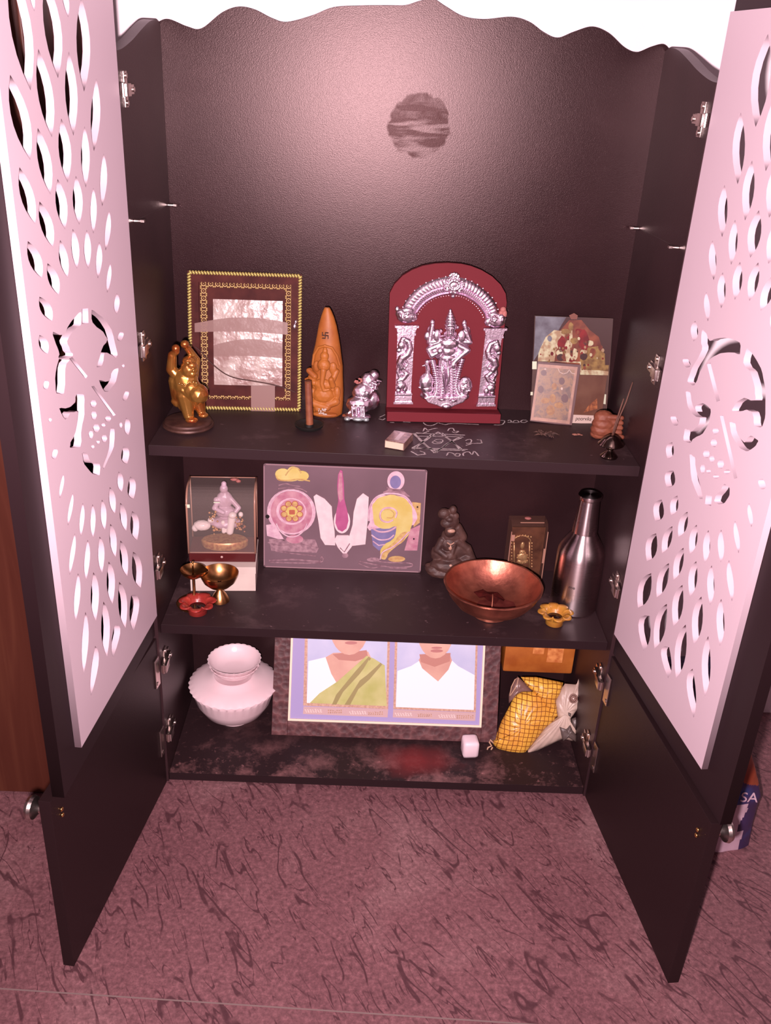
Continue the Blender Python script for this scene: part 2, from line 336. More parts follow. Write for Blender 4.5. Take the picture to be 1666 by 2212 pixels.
MEDR= [[(108,1003),(122,1001),(136,994),(156,1003),(183,1011),(216,1014),(223,1000),(198,995),(174,987),(156,977),(139,963),(126,945),(118,922),(95,920),(100,942),(119,976),(110,991)],[(236,1012),(250,1010),(280,998),(300,978),(314,948),(314,931),(296,925),(284,939),(270,938),(254,930),(235,924),(240,937),(257,950),(284,956),(277,970),(258,986),(236,992)],[(96,904),(110,908),(125,893),(139,888),(134,895),(153,906),(178,906),(182,888),(171,866),(146,847),(140,839),(119,835),(116,852),(130,856),(138,856),(153,872),(154,884),(134,881),(112,886)],[(235,907),(250,911),(262,900),(282,896),(293,910),(312,911),(310,903),(295,889),(276,885),(250,892)],[(146,822),(163,825),(176,808),(208,782),(202,775),(168,790)],[(216,788),(233,794),(236,780),(219,775)],[(257,824),(272,825),(276,816),(269,801),(256,792),(242,790),(242,798),(252,813)],[(142,961),(151,966),(198,926),(190,921)],[(207,906),(215,910),(285,846),(278,841)],[(213,886),(210,881),(202,877),(196,880),(198,885),(207,888)],[(215,869),(213,862),(204,859),(198,862),(200,869),(208,872)],[(202,847),(200,840),(190,836),(184,839),(186,846),(196,850)],[(218,845),(216,840),(210,837),(204,840),(206,846),(212,848)],[(245,849),(243,842),(234,838),(228,842),(230,849),(239,853)],[(198,822),(198,815),(191,812),(185,816),(186,823),(193,826)],[(216,825),(214,822),(208,819),(203,820),(205,824),(212,826)],[(265,846),(262,842),(254,838),(249,839),(252,843),(260,847)],[(240,828),(237,824),(229,820),(224,821),(227,825),(235,828)]]
CHALK= [[(331,1312),(494,842),(679,413)],[(352,1337),(549,743),(729,444)],[(679,413),(930,894),(1197,1279)],[(732,505),(974,952),(1201,1197)],[(331,1324),(797,1342),(1273,1344)],[(427,1185),(831,1235),(1235,1245)],[(782,1436),(560,1010),(291,608)],[(676,1355),(476,893),(328,550)],[(783,1453),(981,1061),(1185,609)],[(861,1406),(1034,959),(1144,579)],[(280,581),(719,632),(1266,644)],[(331,638),(755,569),(1222,588)],[(655,914),(742,1059),(850,1045),(813,906),(711,857),(655,914)],[(679,998),(754,926),(836,963)],[(383,1364),(514,1346),(620,1461)],[(518,1448),(555,1625),(602,1516),(687,1584),(793,1643)],[(971,1533),(1020,1654),(1082,1662),(1103,1521),(1175,1530),(1107,1436),(1050,1486)],[(1261,1068),(1306,1127),(1366,1135),(1355,998),(1290,936),(1262,960)],[(1252,836),(1370,946),(1562,980)],[(1468,1147),(1546,1129),(1551,968)],[(267,451),(377,287),(523,354)],[(422,479),(497,427),(504,352)],[(875,320),(923,466),(998,434),(1029,337),(1085,319),(1112,422),(1056,441),(1012,360)],[(1165,353),(1184,481),(1276,543),(1324,421),(1377,580),(1435,374)],[(1866,1948),(2028,1987),(2096,2206),(1977,2191),(1971,2039)],[(2161,2215),(2219,2253),(2234,2121),(2291,2231),(2356,2240),(2353,2136),(2150,2122)],[(2534,2293),(2447,2282),(2412,2186),(2471,2151),(2548,2246)],[(-287,2081),(-214,2182),(-182,2248)],[(-298,2001),(-224,1950),(-172,2035)],[(-90,1836),(-7,1835)],[(161,1898),(296,1897)],[(536,1904),(593,1775),(696,1771),(807,1921)],[(828,1923),(949,1850),(1100,1928),(1581,1930)]]

# ---------------------------------------------------------------- the cabinet
D = 0.2886; Z1 = 0.7295; Z2 = 0.3697; ZB = 0.0281; TH = 0.018
cab = thing('prayer_cabinet', 'tall black prayer cabinet with scalloped top, shelves and open white lattice doors', 'cabinet', (0, 0, 0))
def catmull(pts, n=10):
    P = [pts[0]]+list(pts)+[pts[-1]]; out = []
    for i in range(1, len(P)-2):
        for k in range(n):
            t = k/n
            out.append(tuple(0.5*((2*P[i][j])+(-P[i-1][j]+P[i+1][j])*t+(2*P[i-1][j]-5*P[i][j]+4*P[i+1][j]-P[i+2][j])*t*t+(-P[i-1][j]+3*P[i][j]-3*P[i+1][j]+P[i+2][j])*t**3) for j in range(2)))
    out.append(tuple(pts[-1])); return out
top = [(0.438, 1.362), (0.4183, 1.3795), (0.400, 1.3765), (0.3747, 1.3664), (0.352, 1.372), (0.322, 1.392), (0.2934, 1.4001), (0.266, 1.392), (0.2382, 1.3811), (0.214, 1.388), (0.188, 1.402), (0.158, 1.4077), (0.1127, 1.4022), (0.078, 1.405), (0.048, 1.418), (0.027, 1.4275),
       (0.006, 1.4235), (-0.018, 1.416), (-0.0483, 1.4145), (-0.09, 1.412), (-0.135, 1.4075), (-0.170, 1.394), (-0.2111, 1.3826), (-0.236, 1.387), (-0.264, 1.398), (-0.2907, 1.4008), (-0.318, 1.391), (-0.3525, 1.3663), (-0.376, 1.368), (-0.4053, 1.3772), (-0.422, 1.373), (-0.438, 1.362)]
m = MB(); m.prism(ccw([(-0.438, 0.010), (0.438, 0.010)]+catmull(top, 6)), D, D+0.012)
m.build('back_panel', BACKM, cab)
prof = [(0.0, 1.3265), (0.02, 1.328), (0.05, 1.3325), (0.10, 1.343), (0.16, 1.3585), (0.21, 1.370), (0.25, 1.3745), (0.27, 1.3735), (0.2886, 1.3700)]
for sx in (-1, 1):
    pts = [(0.0, 0.010)]+catmull(prof, 5)+[(0.2886, 0.010)]
    bm = bmesh.new(); x0, x1 = (-0.438, -0.42) if sx < 0 else (0.42, 0.438)
    A = [bm.verts.new((x0, p[0], p[1])) for p in pts]; Bv = [bm.verts.new((x1, p[0], p[1])) for p in pts]
    bm.faces.new(A); bm.faces.new(list(reversed(Bv)))
    for i in range(len(pts)): bm.faces.new([A[i], Bv[i], Bv[(i+1) % len(pts)], A[(i+1) % len(pts)]])
    m = MB(); m.bm.free(); m.bm = bm
    sp = m.build('side_panel', BLACK, cab)
    for (yy, zz) in ((0.030, 1.0943), (0.270, 1.0865)):
        m = MB(); m.tube([(sx*0.4195, yy, zz), (sx*0.405, yy, zz)], 0.0026, 10); m.box((min(sx*0.409, sx*0.4035), yy-0.0038, zz-0.0012), (max(sx*0.409, sx*0.4035), yy+0.0038, zz+0.0022))
        pin = m.build('shelf_pin', CHROME, sp); pin['label'] = 'small bright metal shelf pin'
    m = MB(); m.tube([(sx*0.4199, 0.035, 1.0935), (sx*0.4199, 0.265, 1.0865)], 0.0004, 5)
    m.build('scratch_line', mat('pale_scratch', (96, 70, 72), rough=0.6), sp)
shelves = []
for z in (Z1, Z2):
    m = MB(); m.box((-0.4195, 0.0217, z-TH), (0.4195, D-0.0003, z), 0.0006); shelves.append(m.build('shelf', SHELFM, cab))
m = MB(); m.box((-0.4195, 0.006, ZB-TH), (0.4195, D-0.0003, ZB), 0.0006); bb_ = m.build('bottom_board', BOTM, cab)
m = MB(); m.box((-0.4195, 0.0050, ZB-TH), (0.4195, 0.0059, ZB-0.0004)); m.build('edge_band', EDGE, bb_)
for s_ in shelves:
    zt = Z1 if s_ is shelves[0] else Z2
    m = MB(); m.box((-0.4195, 0.0208, zt-TH), (0.4195, 0.0216, zt-0.0003)); m.build('edge_band', EDGE, s_)
for sx in (-1, 1):
    for y in (0.03, 0.25):
        m = MB(); m.lathe([(0, 0), (0.013, 0), (0.016, 0.003), (0.012, 0.0098), (0, 0.0098)], 20, (sx*0.424, y, 0)); m.build('foot', EDGE, cab, smooth='auto')
# chalk star and letters on the upper shelf
m = MB(); rr = random.Random(3)
for st in CHALK:
    pts = [(x/10000, y/10000) for x, y in st]
    fine = catmull(pts, 6) if len(pts) > 3 else [tuple(pts[i][j]+(pts[i+1][j]-pts[i][j])*k/6 for j in (0, 1)) for i in range(len(pts)-1) for k in range(6)]+[pts[-1]]
    A = []; w0 = 0.0030 if len(pts) == 3 and abs(pts[0][0]-pts[-1][0]) > 0.02 else 0.0024
    for i, p in enumerate(fine):
        q = fine[min(i+1, len(fine)-1)]; r = fine[max(i-1, 0)]
        d = Vector((q[0]-r[0], q[1]-r[1])); d = d.normalized() if d.length > 1e-8 else Vector((1, 0))
        nn = Vector((-d.y, d.x))*(w0/2)*rr.uniform(0.65, 1.2)
        jx, jy = rr.uniform(-.0004, .0004), rr.uniform(-.0004, .0004)
        A.append((m.bm.verts.new((p[0]-nn.x+jx, p[1]-nn.y+jy, Z1+0.0004)), m.bm.verts.new((p[0]+nn.x+jx, p[1]+nn.y+jy, Z1+0.0004))))
    for i in range(len(A)-1): m._f([A[i][0], A[i+1][0], A[i+1][1], A[i][1]])
m.build('chalk_drawing', mat('white_chalk', (250, 216, 218), rough=0.9, var=(190, 150, 152), vscale=260, vcon=(0.50, 0.68)), shelves[0], norm=False)

# ---- hinges
def hinge(sx, z):
    m = MB(); X = sx*0.42; i = -sx
    def bx(xa, xb, ya, yb, za, zb, bev=0.0006):
        a = X+i*xa; b = X+i*xb; m.box((min(a, b), ya, z+za), (max(a, b), yb, z+zb), bev)
    bx(0.0, 0.0022, 0.022, 0.040, -0.024, 0.024); bx(0.0, 0.0022, 0.040, 0.062, -0.007, 0.007)
    bx(0.0022, 0.009, 0.010, 0.050, -0.0065, 0.0065); bx(0.0022, 0.012, -0.004, 0.022, -0.0085, 0.0085)
    for dz in (-0.018, 0.018): m.tube([(X+i*0.0022, 0.031, z+dz), (X+i*0.0045, 0.031, z+dz)], 0.0038, 10)
    m.tube([(X+i*0.009, 0.044, z), (X+i*0.0112, 0.044, z)], 0.0036, 10)
    m.tube([(X+i*0.009, 0.024, z), (X+i*0.0112, 0.024, z)], 0.0030, 10)
    m.tube([(X+i*0.006, -0.0035, z-0.009), (X+i*0.006, -0.0035, z+0.009)], 0.0028, 8)
    return m.build('hinge', CHROME, cab, smooth='auto')
HZ = (1.277, 0.899, 0.491, 0.287, 0.124)
for sx in (-1, 1):
    for z in HZ: hinge(sx, z)

# ---- doors (own frame: x along the leaf from the hinge, z up, inner face at y=0)
def plate_with_holes(name, outer, holes, y0, y1, material, parent, kind=None):
    cu = bpy.data.curves.new(name, 'CURVE'); cu.dimensions = '2D'; cu.fill_mode = 'BOTH'; cu.extrude = abs(y1-y0)/2
    for poly in [outer]+holes:
        s = cu.splines.new('POLY'); s.points.add(len(poly)-1); s.use_cyclic_u = True
        for k, (a, b) in enumerate(poly): s.points[k].co = (a, b, 0, 1)
    t = bpy.data.objects.new('tmp', cu); COL.objects.link(t); bpy.context.view_layer.update()
    dg = bpy.context.evaluated_depsgraph_get(); me = bpy.data.meshes.new_from_object(t.evaluated_get(dg)); me.name = name
    bpy.data.objects.remove(t); bpy.data.curves.remove(cu)
    ym = (y0+y1)/2
    for v in me.vertices: v.co = Vector((v.co.x, ym - v.co.z, v.co.y))
    me.materials.clear(); me.materials.append(material)
    o = bpy.data.objects.new(name, me); COL.objects.link(o); o.parent = parent
    return o
def lens(T, Bp, hR, hL):
    """pointed leaf slot from tip T to tip Bp bulging to the given s values at mid height"""
    zm = (T[1]+Bp[1])/2; out = []
    def quad(P, M_, Q, n=7):
        C = (2*M_[0]-0.5*(P[0]+Q[0]), 2*M_[1]-0.5*(P[1]+Q[1])); r = []
        for k in range(n):
            t = k/n; r.append(((1-t)**2*P[0]+2*t*(1-t)*C[0]+t*t*Q[0], (1-t)**2*P[1]+2*t*(1-t)*C[1]+t*t*Q[1]))
        return r
    out += quad(T, (hR, zm), Bp); out += quad(Bp, (hL, zm), T)
    return out
SL = []
for (ts, tz, bs, bz, r, l) in SLOTS:
    mid = (ts+bs)/2; w = max(7.0, (l-r)/2 - abs(ts-bs)*0.16); c = (l+r)/2*0.6+mid*0.4
    SL.append([(a/1000, b/1000) for a, b in lens((ts, tz), (bs, bz), c-w, c+w)])
def poly_ok(P):
    P = [(a/1000, b/1000) for a, b in P]
    return smooth_closed(P, 3) if len(P) > 5 else P
def upper_door(left):
    sg = 1 if left else -1
    H = (-0.426, -0.002, 0) if left else (0.426, -0.002, 0)
    ang = math.atan2(-0.99654, -0.08316) if left else math.atan2(-0.99074, 0.13574)
    L = 0.4205 if left else 0.4310
    y0, y1 = (-0.018, 0.0) if left else (0.0, 0.018)
    leaf = plate_with_holes('upper_door', [(0, 0.361), (L, 0.361), (L, 1.463), (0, 1.463)], [[(0.052, 0.452), (0.052, 1.412), (0.364, 1.412), (0.364, 0.452)]], y0, y1, EDGE, cab)
    leaf.location = H; leaf.rotation_euler = (0, 0, ang)
    a, b = (0.0003, 0.0103) if left else (-0.0103, -0.0003)
    pan = plate_with_holes('lattice_panel', [(0.010, 0.411), (0.370, 0.411), (0.370, 1.4135), (0.010, 1.4135)], SL+[poly_ok(P) for P in (MEDL if left else MEDR)], a, b, WHITE, leaf)
    pan['label'] = 'white cut-out lattice panel with leaf slots and a round flute-and-feather medallion'
    for z in HZ[:3]:
        m = MB(); s2 = 0.0 if left else -0.0035
        m.box((0.0015, s2, z-0.031), (0.0095, s2+0.0035, z+0.031), 0.0006); m.box((0.004, s2-0.003*sg+(0.003 if left else 0), z-0.012), (0.0095, s2+0.010*sg if left else s2-0.008, z+0.012)) if False else None
        m.build('hinge_flange', CHROME, leaf)
    for (s, z) in ((0.02, 1.08), (0.354, 0.52), (0.352, 0.76), (0.02, 0.55), (0.018, 1.23), (0.36, 1.02)):
        pass
    return leaf
upper_door(True); upper_door(False)
def lower_door(left):
    sg = 1 if left else -1
    H = Vector((-0.4235, -0.003, 0)) if left else Vector((0.4235, -0.003, 0)); O = Vector((-0.4810, -0.4255, 0)) if left else Vector((0.4750, -0.4225, 0))
    d = O-H; L = d.length
    y0, y1 = (-0.018, 0.0) if left else (0.0, 0.018)
    m = MB(); m.box((0, y0, 0.011), (L, y1, 0.3555), 0.0008); leaf = m.build('lower_door', DOORM, cab)
    leaf.location = H; leaf.rotation_euler = (0, 0, math.atan2(d.y, d.x))
    out = -0.018 if left else 0.018
    m = MB(); m.lathe([(0, 0), (0.007, 0), (0.007, 0.012), (0.011, 0.016), (0.017, 0.020), (0.0185, 0.025), (0.016, 0.030), (0.009, 0.033), (0, 0.034)], 28)
    for v in m.bm.verts: v.co = Vector((v.co.x, out-sg*v.co.z, v.co.y))
    for v in m.bm.verts: v.co += Vector((L-0.022, 0, 0.318))
    k = m.build('knob', CHROME, leaf, smooth='auto'); k['label'] = 'round metal door knob'
    for dz in (0.0045, -0.0065):
        m = MB(); m.ball((L-0.026, 0.0015*sg, 0.314+dz), (0.0036, 0.0022, 0.0036), 2); m.build('screw', BRASSY, leaf, smooth=True)
    for z in HZ[3:]:
        s2 = 0.0 if left else -0.003
        m = MB(); m.box((0.002, s2, z-0.031), (0.022, s2+0.003, z+0.031), 0.0006); m.tube([(0.016, s2+0.0015, z-0.022), (0.016, s2+0.0015+0.003*sg, z-0.022)], 0.0035, 8); m.build('hinge_flange', CHROME, leaf)
    return leaf
lower_door(True); lower_door(False)

# ---- brown wooden cupboard standing left of the cabinet
wd = MATS.get('x') or None
def wood_mat():
    m, nt, b = newmat('reddish_brown_wood_veneer')
    v = mapped(nt, scale=(14, 14, 0.9)); g = noisef(nt, v, 2.0, 5, 1.2)
    nt.links.new(ramp(nt, g, [(0.3, (96, 40, 30)), (0.55, (112, 52, 40)), (0.72, (126, 64, 48))]), b.inputs['Base Color'])
    b.inputs['Roughness'].default_value = 0.5; b.inputs['Specular IOR Level'].default_value = 0.25
    return m
WOOD = wood_mat()
t = thing('wooden_cupboard', 'plain reddish-brown wooden cupboard seen behind the open left door', 'cupboard', (-0.90, 0.13, 0))
m = MB(); m.box((-0.36, -0.15, 0.0), (0.36, 0.175, 1.95), 0.002); m.build('body', WOOD, t)
for sx in (-1, 1):
    m = MB(); a, b = sorted((sx*0.003, sx*0.357)); m.box((a, -0.168, 0.004), (b, -0.1502, 1.946), 0.002); dd = m.build('door', WOOD, t)
    m = MB(); m.lathe([(0, 0), (0.006, 0), (0.012, 0.012), (0, 0.018)], 16)
    for v in m.bm.verts: v.co = Vector((v.co.x+sx*0.03, -0.168-v.co.z, v.co.y+0.75))
    m.build('knob', BRASS, dd, smooth='auto')

# ================================================================ upper shelf
def lean(yaw, tilt): return (-tilt, 0, yaw)
def arc(c, r, a0, a1, n=10, rz=None):
    rz = rz or r
    return [(c[0]+r*math.cos(math.radians(a0+(a1-a0)*k/n)), c[1]+rz*math.sin(math.radians(a0+(a1-a0)*k/n))) for k in range(n+1)]
def ell(c, rx, rz=None, n=16): return arc(c, rx, 0, 360-360/n, n-1, rz)
ROPE = mat('gilt_rope_moulding', (255, 214, 130), rough=0.4, metal=0.35)
GILT = mat('gilt_carved_band', (232, 176, 120), rough=0.4, metal=0.4)
DKWOOD = mat('dark_red_varnished_frame', (78, 28, 28), rough=0.5, spec=0.05, var=(104, 44, 40), vscale=30)
TAPE = mat('yellowed_clear_tape', (178, 122, 116), rough=0.4, alpha=0.72, spec=0.2)
FOIL = mat('faded_shiny_print', (170, 116, 112), rough=0.24, metal=0.0, spec=0.20, var=(226, 190, 184), vscale=26, bump=0.5, bscale=45, bdist=0.003)

# -- framed picture with rope border
sk = SK((178.7, -0.7, -169246, 4.8, -177.6, 272578))
fr = thing('framed_picture', 'dark red picture frame with gold rope border and taped shiny print on upper shelf', 'picture', (-0.2814, 0.2146, Z1+0.0005), lean(0.0704, 0.2166))
W2, H = 0.1035, 0.2515
m = MB()
for (a, b, c, d) in ((-W2, -0.084, 0, H), (0.084, W2, 0, H), (-0.084, 0.084, 0, 0.0195), (-0.084, 0.084, H-0.0195, H)): m.box((a, 0.0, b if False else c), (b, 0.016, d))
m.box((-0.084, 0.006, 0.0195), (0.084, 0.015, H-0.0195))
m.build('moulding', DKWOOD, fr)
m = MB()
for (x0, z0, x1, z1) in ((-W2+.003, .003, W2-.003, .003), (W2-.003, .003, W2-.003, H-.003), (W2-.003, H-.003, -W2+.003, H-.003), (-W2+.003, H-.003, -W2+.003, .003)):
    L = math.hypot(x1-x0, z1-z0); n = int(L/0.0052); dx, dz = (x1-x0)/L, (z1-z0)/L
    for k in range(n):
        x = x0+dx*(k+.5)*L/n; z = z0+dz*(k+.5)*L/n
        m.tube([(x-dx*.0018-dz*.0030, -0.0006, z-dz*.0018+dx*.0030), (x+dx*.0018+dz*.0030, -0.0006, z+dz*.0018-dx*.0030)], 0.0021, 6)
m.build('rope_border', ROPE, fr, smooth=True)
m = MB(); a, b, c, d = -0.0755, 0.0795, 0.0195, 0.2295
def rosette(x, z, r=0.0070):
    m.tube([(x+r*.62*math.cos(t), 0.0048, z+r*.62*math.sin(t)) for t in [2*PI*i/8 for i in range(9)]], r*0.20, 5)
    for q in range(4):
        t = PI/4+q*PI/2; m.ball((x+r*1.0*math.cos(t), 0.0048, z+r*1.0*math.sin(t)), (r*.34, .0016, r*.34), 1)
    m.ball((x, 0.0046, z), (r*.24, .0018, r*.24), 1)
nx, nz = 12, 16
for k in range(nx+1):
    for z in (c, d): rosette(a+(b-a)*k/nx, z)
for k in range(1, nz):
    for x in (a, b): rosette(x, c+(d-c)*k/nz)
m.build('carved_band', GILT, fr, smooth=True)
m = MB(); m.box((-0.0585, 0.0042, 0.0460), (0.0685, 0.0060, 0.2025)); m.build('faded_print', FOIL, fr)
m = MB()
for (x0, x1, z0, z1, y) in ((-0.092, 0.078, 0.142, 0.158, 0.0), (-0.0585, 0.0685, 0.098, 0.119, 0.0036)):
    rows = []
    for k in range(9):
        t = k/8; x = x0+(x1-x0)*t; dz = 0.010*math.sin(t*PI)
        rows.append((m.bm.verts.new((x, y-0.0012, z0+dz*.3)), m.bm.verts.new((x, y-0.0012, z1+dz+0.006*t))))
    for k in range(8): m._f([rows[k][0], rows[k+1][0], rows[k+1][1], rows[k][1]])
ed = [(-0.003 if k % 2 else 0.0) for k in range(9)]
low = [(0.0105+0.0445*k/8, -0.004+ed[k]+0.001*math.sin(k)) for k in range(9)]
m.prism(ccw([(0.0105, 0.0465), (0.055, 0.0475)]+list(reversed(low))), -0.0022, -0.0016)
m.build('tape', TAPE, fr, norm=False)
m = MB(); g = [(-0.092, 0.116), (-0.080, 0.106), (-0.064, 0.088), (-0.040, 0.069), (-0.018, 0.060), (0.012, 0.0555), (0.045, 0.0505), (0.072, 0.044), (0.094, 0.036)]
m.tube([(x, -0.0035-0.004*math.sin(k), z) for k, (x, z) in enumerate(catmull(g, 5))] and [(p[0], -0.0045, p[1]) for p in catmull(g, 5)], 0.0011, 6)
m.build('string', mat('dark_brown_string', (92, 52, 48), rough=0.8), fr, smooth=True)
m = MB(); m.ball((0.091, -0.001, 0.158), (0.004, 0.003, 0.006), 2); m.ball((0.093, -0.001, 0.166), (0.003, 0.002, 0.004), 2); m.build('foil_scrap', SILVER, fr, smooth=True)

# -- golden laughing figurine on a round base
GOLDR = mat('glossy_gold_resin', (250, 164, 84), rough=0.25, metal=0.75, var=(230, 96, 48), vscale=16, vcon=(0.46, 0.62), coat=0.4)
bu = thing('laughing_figurine', 'shiny golden laughing pot-bellied figurine with raised arms, left end of upper shelf', 'figurine', (-0.3705, 0.119, Z1+0.0005), (0, 0, 0.1263))
m = MB(); m.lathe([(0, 0), (0.043, 0), (0.0455, 0.003), (0.0445, 0.0058), (0.042, 0.0068), (0.0425, 0.009), (0.041, 0.0118), (0.037, 0.0135), (0, 0.0135)], 44)
m.build('base', mat('dusty_bronze_base', (120, 74, 66), rough=0.5, metal=0.4, var=(90, 52, 48), vscale=60), bu, smooth='auto')
k = SK((79.3, -3.8, -48165, 0.5, -84.4, 169933)); m = MB()
def P3(X, Y, y): q = k(X, Y); return Vector((q[0]+0.002, y, q[1]))
def cap(m, a, b, ra, rb, n=6):
    n = max(n, int((b-a).length/(0.35*min(ra, rb)))+1)
    for i in range(n+1):
        t = i/n; m.ball(a.lerp(b, t), ra+(rb-ra)*t, 2)
m.ball(P3(620, 1100, .004), (.0235, .020, .032)); m.ball(P3(900, 1270, -.010), (.0185, .0200, .0195)); m.ball(P3(520, 1250, .006), (.018, .015, .026)); m.ball(P3(760, 1190, -.004), (.018, .018, .020))
m.ball(P3(700, 760, -.002), (.0160, .0155, .0170)); m.ball(P3(760, 660, -.012), (.008, .005, .007)); m.ball(P3(770, 830, -.010), (.008, .007, .005)); m.ball(P3(800, 745, -.0165), .0028)
m.ball(P3(545, 800, -.003), (.004, .004, .008)); m.ball(P3(700, 600, .002), (.013, .012, .009))
cap(m, P3(470, 980, .004), P3(310, 800, .006), .0105, .0098); cap(m, P3(310, 800, .006), P3(330, 500, .004), .0098, .0080); m.ball(P3(410, 340, .0), (.0075, .007, .0078)); cap(m, P3(330, 480, .004), P3(420, 400, 0), .0070, .0060)
cap(m, P3(800, 940, .008), P3(840, 640, .016), .008, .0075); cap(m, P3(840, 640, .016), P3(640, 330, .006), .0072, .0062); m.ball(P3(600, 255, .002), (.0078, .007, .0075))
cap(m, P3(400, 1050, .008), P3(430, 1530, .010), .0135, .0095); m.ball(P3(410, 1500, .008), (.010, .008, .008))
cap(m, P3(600, 1330, 0), P3(690, 1760, -.004), .0165, .0100); cap(m, P3(860, 1380, .004), P3(960, 1700, .002), .0145, .0085)
m.ball(P3(760, 1830, -.012), (.012, .009, .0055)); m.ball(P3(1010, 1760, -.004), (.0095, .008, .005)); m.ball(P3(560, 1500, .006), (.012, .012, .02))
cap(m, P3(560, 1180, -.012), P3(860, 1440, -.018), .004, .0035)
for i in range(5): m.ball(P3(690+i*40, 1885, -.017), .0026)
m.build('figure', GOLDR, bu, remesh=0.0011, sm_it=3)
m = MB(); m.tube([P3(700+30*math.cos(t)*1.6, 590+18*math.sin(t), -.010) for t in [PI*i/8 for i in range(9)]], .0012, 6)
for i in range(7): m.ball(P3(500+i*60, 1000+int(30*math.sin(i*1.0)), -.020), .0022, 1)
m.build('bead_necklace', BRASSY, bu, smooth=True)

# -- orange cone carving
ORC = mat('orange_painted_clay', (214, 118, 52), rough=0.5, spec=0.35, var=(188, 96, 44), vscale=22, vcon=(0.42, 0.66), bump=0.15, bscale=120)
k = SK((123.9, 2.4, -70893, 9.3, -126.7, 221733))
gn = thing('cone_carving', 'tall orange pointed cone carved with an elephant-headed deity, beside the gold-rope frame', 'carving', (-0.1266, 0.2145, Z1+0.0005), (0, 0, -0.0927))
rings = [(1800, 290, 730, 1.0), (1760, 270, 760, .98), (1600, 262, 775, .95), (1400, 255, 778, .92), (1200, 285, 768, .88), (1040, 298, 765, .85), (900, 310, 745, .84), (750, 350, 725, .84), (600, 378, 700, .84), (450, 405, 668, .86), (330, 440, 630, .9), (250, 468, 595, .95), (200, 490, 565, 1)]
m = MB(); R = []
for (Y, xl, xr, q) in rings:
    a = k(xl, Y); b = k(xr, Y); cx = (a[0]+b[0])/2; r = (b[0]-a[0])/2; z = (a[1]+b[1])/2; z = max(z, 0.0) if Y < 1800 else 0.0
    R.append([m.bm.verts.new((cx+r*math.cos(t), r*0.8*q*math.sin(t), z)) for t in [2*PI*i/40 for i in range(40)]])
for i in range(len(R)-1):
    for j in range(40): m._f([R[i][j], R[i][(j+1) % 40], R[i+1][(j+1) % 40], R[i+1][j]])
m._f(R[0]); m._f(R[-1])
m.build('cone', ORC, gn, smooth='auto')
def K(X, Y, y): q = k(X, Y); return Vector((q[0], y, q[1]))
m = MB(); yb = -0.020
m.ball(K(510, 985, yb-.004), (.0125, .009, .0125)); m.ball(K(515, 860, yb-.001), (.0085, .007, .009)); m.ball(K(520, 800, yb+.002), (.005, .005, .008))
m.ball(K(400, 1010, yb-.001), (.0065, .004, .011)); m.ball(K(640, 1040, yb-.001), (.0075, .004, .012))
cap(m, K(510, 1050, yb-.010), K(490, 1240, yb-.013), .0062, .0042); cap(m, K(490, 1240, yb-.013), K(520, 1340, yb-.013), .0042, .0034); cap(m, K(520, 1340, yb-.013), K(590, 1330, yb-.012), .0034, .0028)
m.ball(K(500, 1440, yb-.001), (.021, .012, .017)); m.ball(K(500, 1290, yb), (.018, .009, .013))
cap(m, K(360, 1250, yb-.002), K(300, 1180, yb+.004), .0065, .0050); cap(m, K(310, 1190, yb+.004), K(225, 1220, yb+.006), .0042, .0024); cap(m, K(370, 1160, yb), K(275, 1085, yb+.004), .0062, .0052); m.ball(K(290, 1085, yb+.005), (.0065, .004, .0055))
cap(m, K(640, 1200, yb-.002), K(690, 1090, yb+.002), .0062, .0055); cap(m, K(640, 1290, yb-.003), K(620, 1190, yb-.008), .006, .005)
cap(m, K(340, 1560, yb-.001), K(560, 1620, yb-.006), .0088, .0075); cap(m, K(680, 1540, yb-.001), K(420, 1640, yb-.005), .0088, .0068)
m.ball(K(510, 1735, yb-.001), (.026, .010, .0055)); m.ball(K(330, 1420, yb), (.008, .006, .012)); m.ball(K(700, 1420, yb+.001), (.007, .006, .014))
arch = [(330, 1000), (350, 860), (420, 745), (520, 710), (620, 750), (690, 870), (730, 1010)]
pts = [K(X, Y, -0.0205+abs(X-520)*0.00004) for X, Y in arch]
for i in range(len(pts)-1): cap(m, pts[i], pts[i+1], .0026, .0026, 4)
m.build('deity_relief', ORC, gn, remesh=0.0009, sm_it=2)
BRN = mat('dark_brown_paint', (92, 44, 22), rough=0.6)
m = MB(); c = k(520, 570); s = .0052; y0, y1 = -0.0185, -0.0140
for ln in ([(0, -1), (0, 1)], [(-1, 0), (1, 0)], [(0, 1), (1, 1)], [(1, 0), (1, -1)], [(0, -1), (-1, -1)], [(-1, 0), (-1, 1)]):
    m.strip([(c[0]+a*s, c[1]+b*s) for a, b in ln], .0012, y0, y1)
m.build('painted_mark', BRN, gn)
m = MB(); rr = random.Random(5)
for i in range(16):
    q = K(480+rr.uniform(-45, 70), 1665+rr.uniform(-40, 50), -0.0335+rr.uniform(-.001, .001)); m.ball(q, (rr.uniform(.0012, .0034), .0012, rr.uniform(.001, .003)), 1)
m.build('pale_chip', mat('pale_pink_chip', (240, 196, 186), rough=0.5), gn, smooth=True)

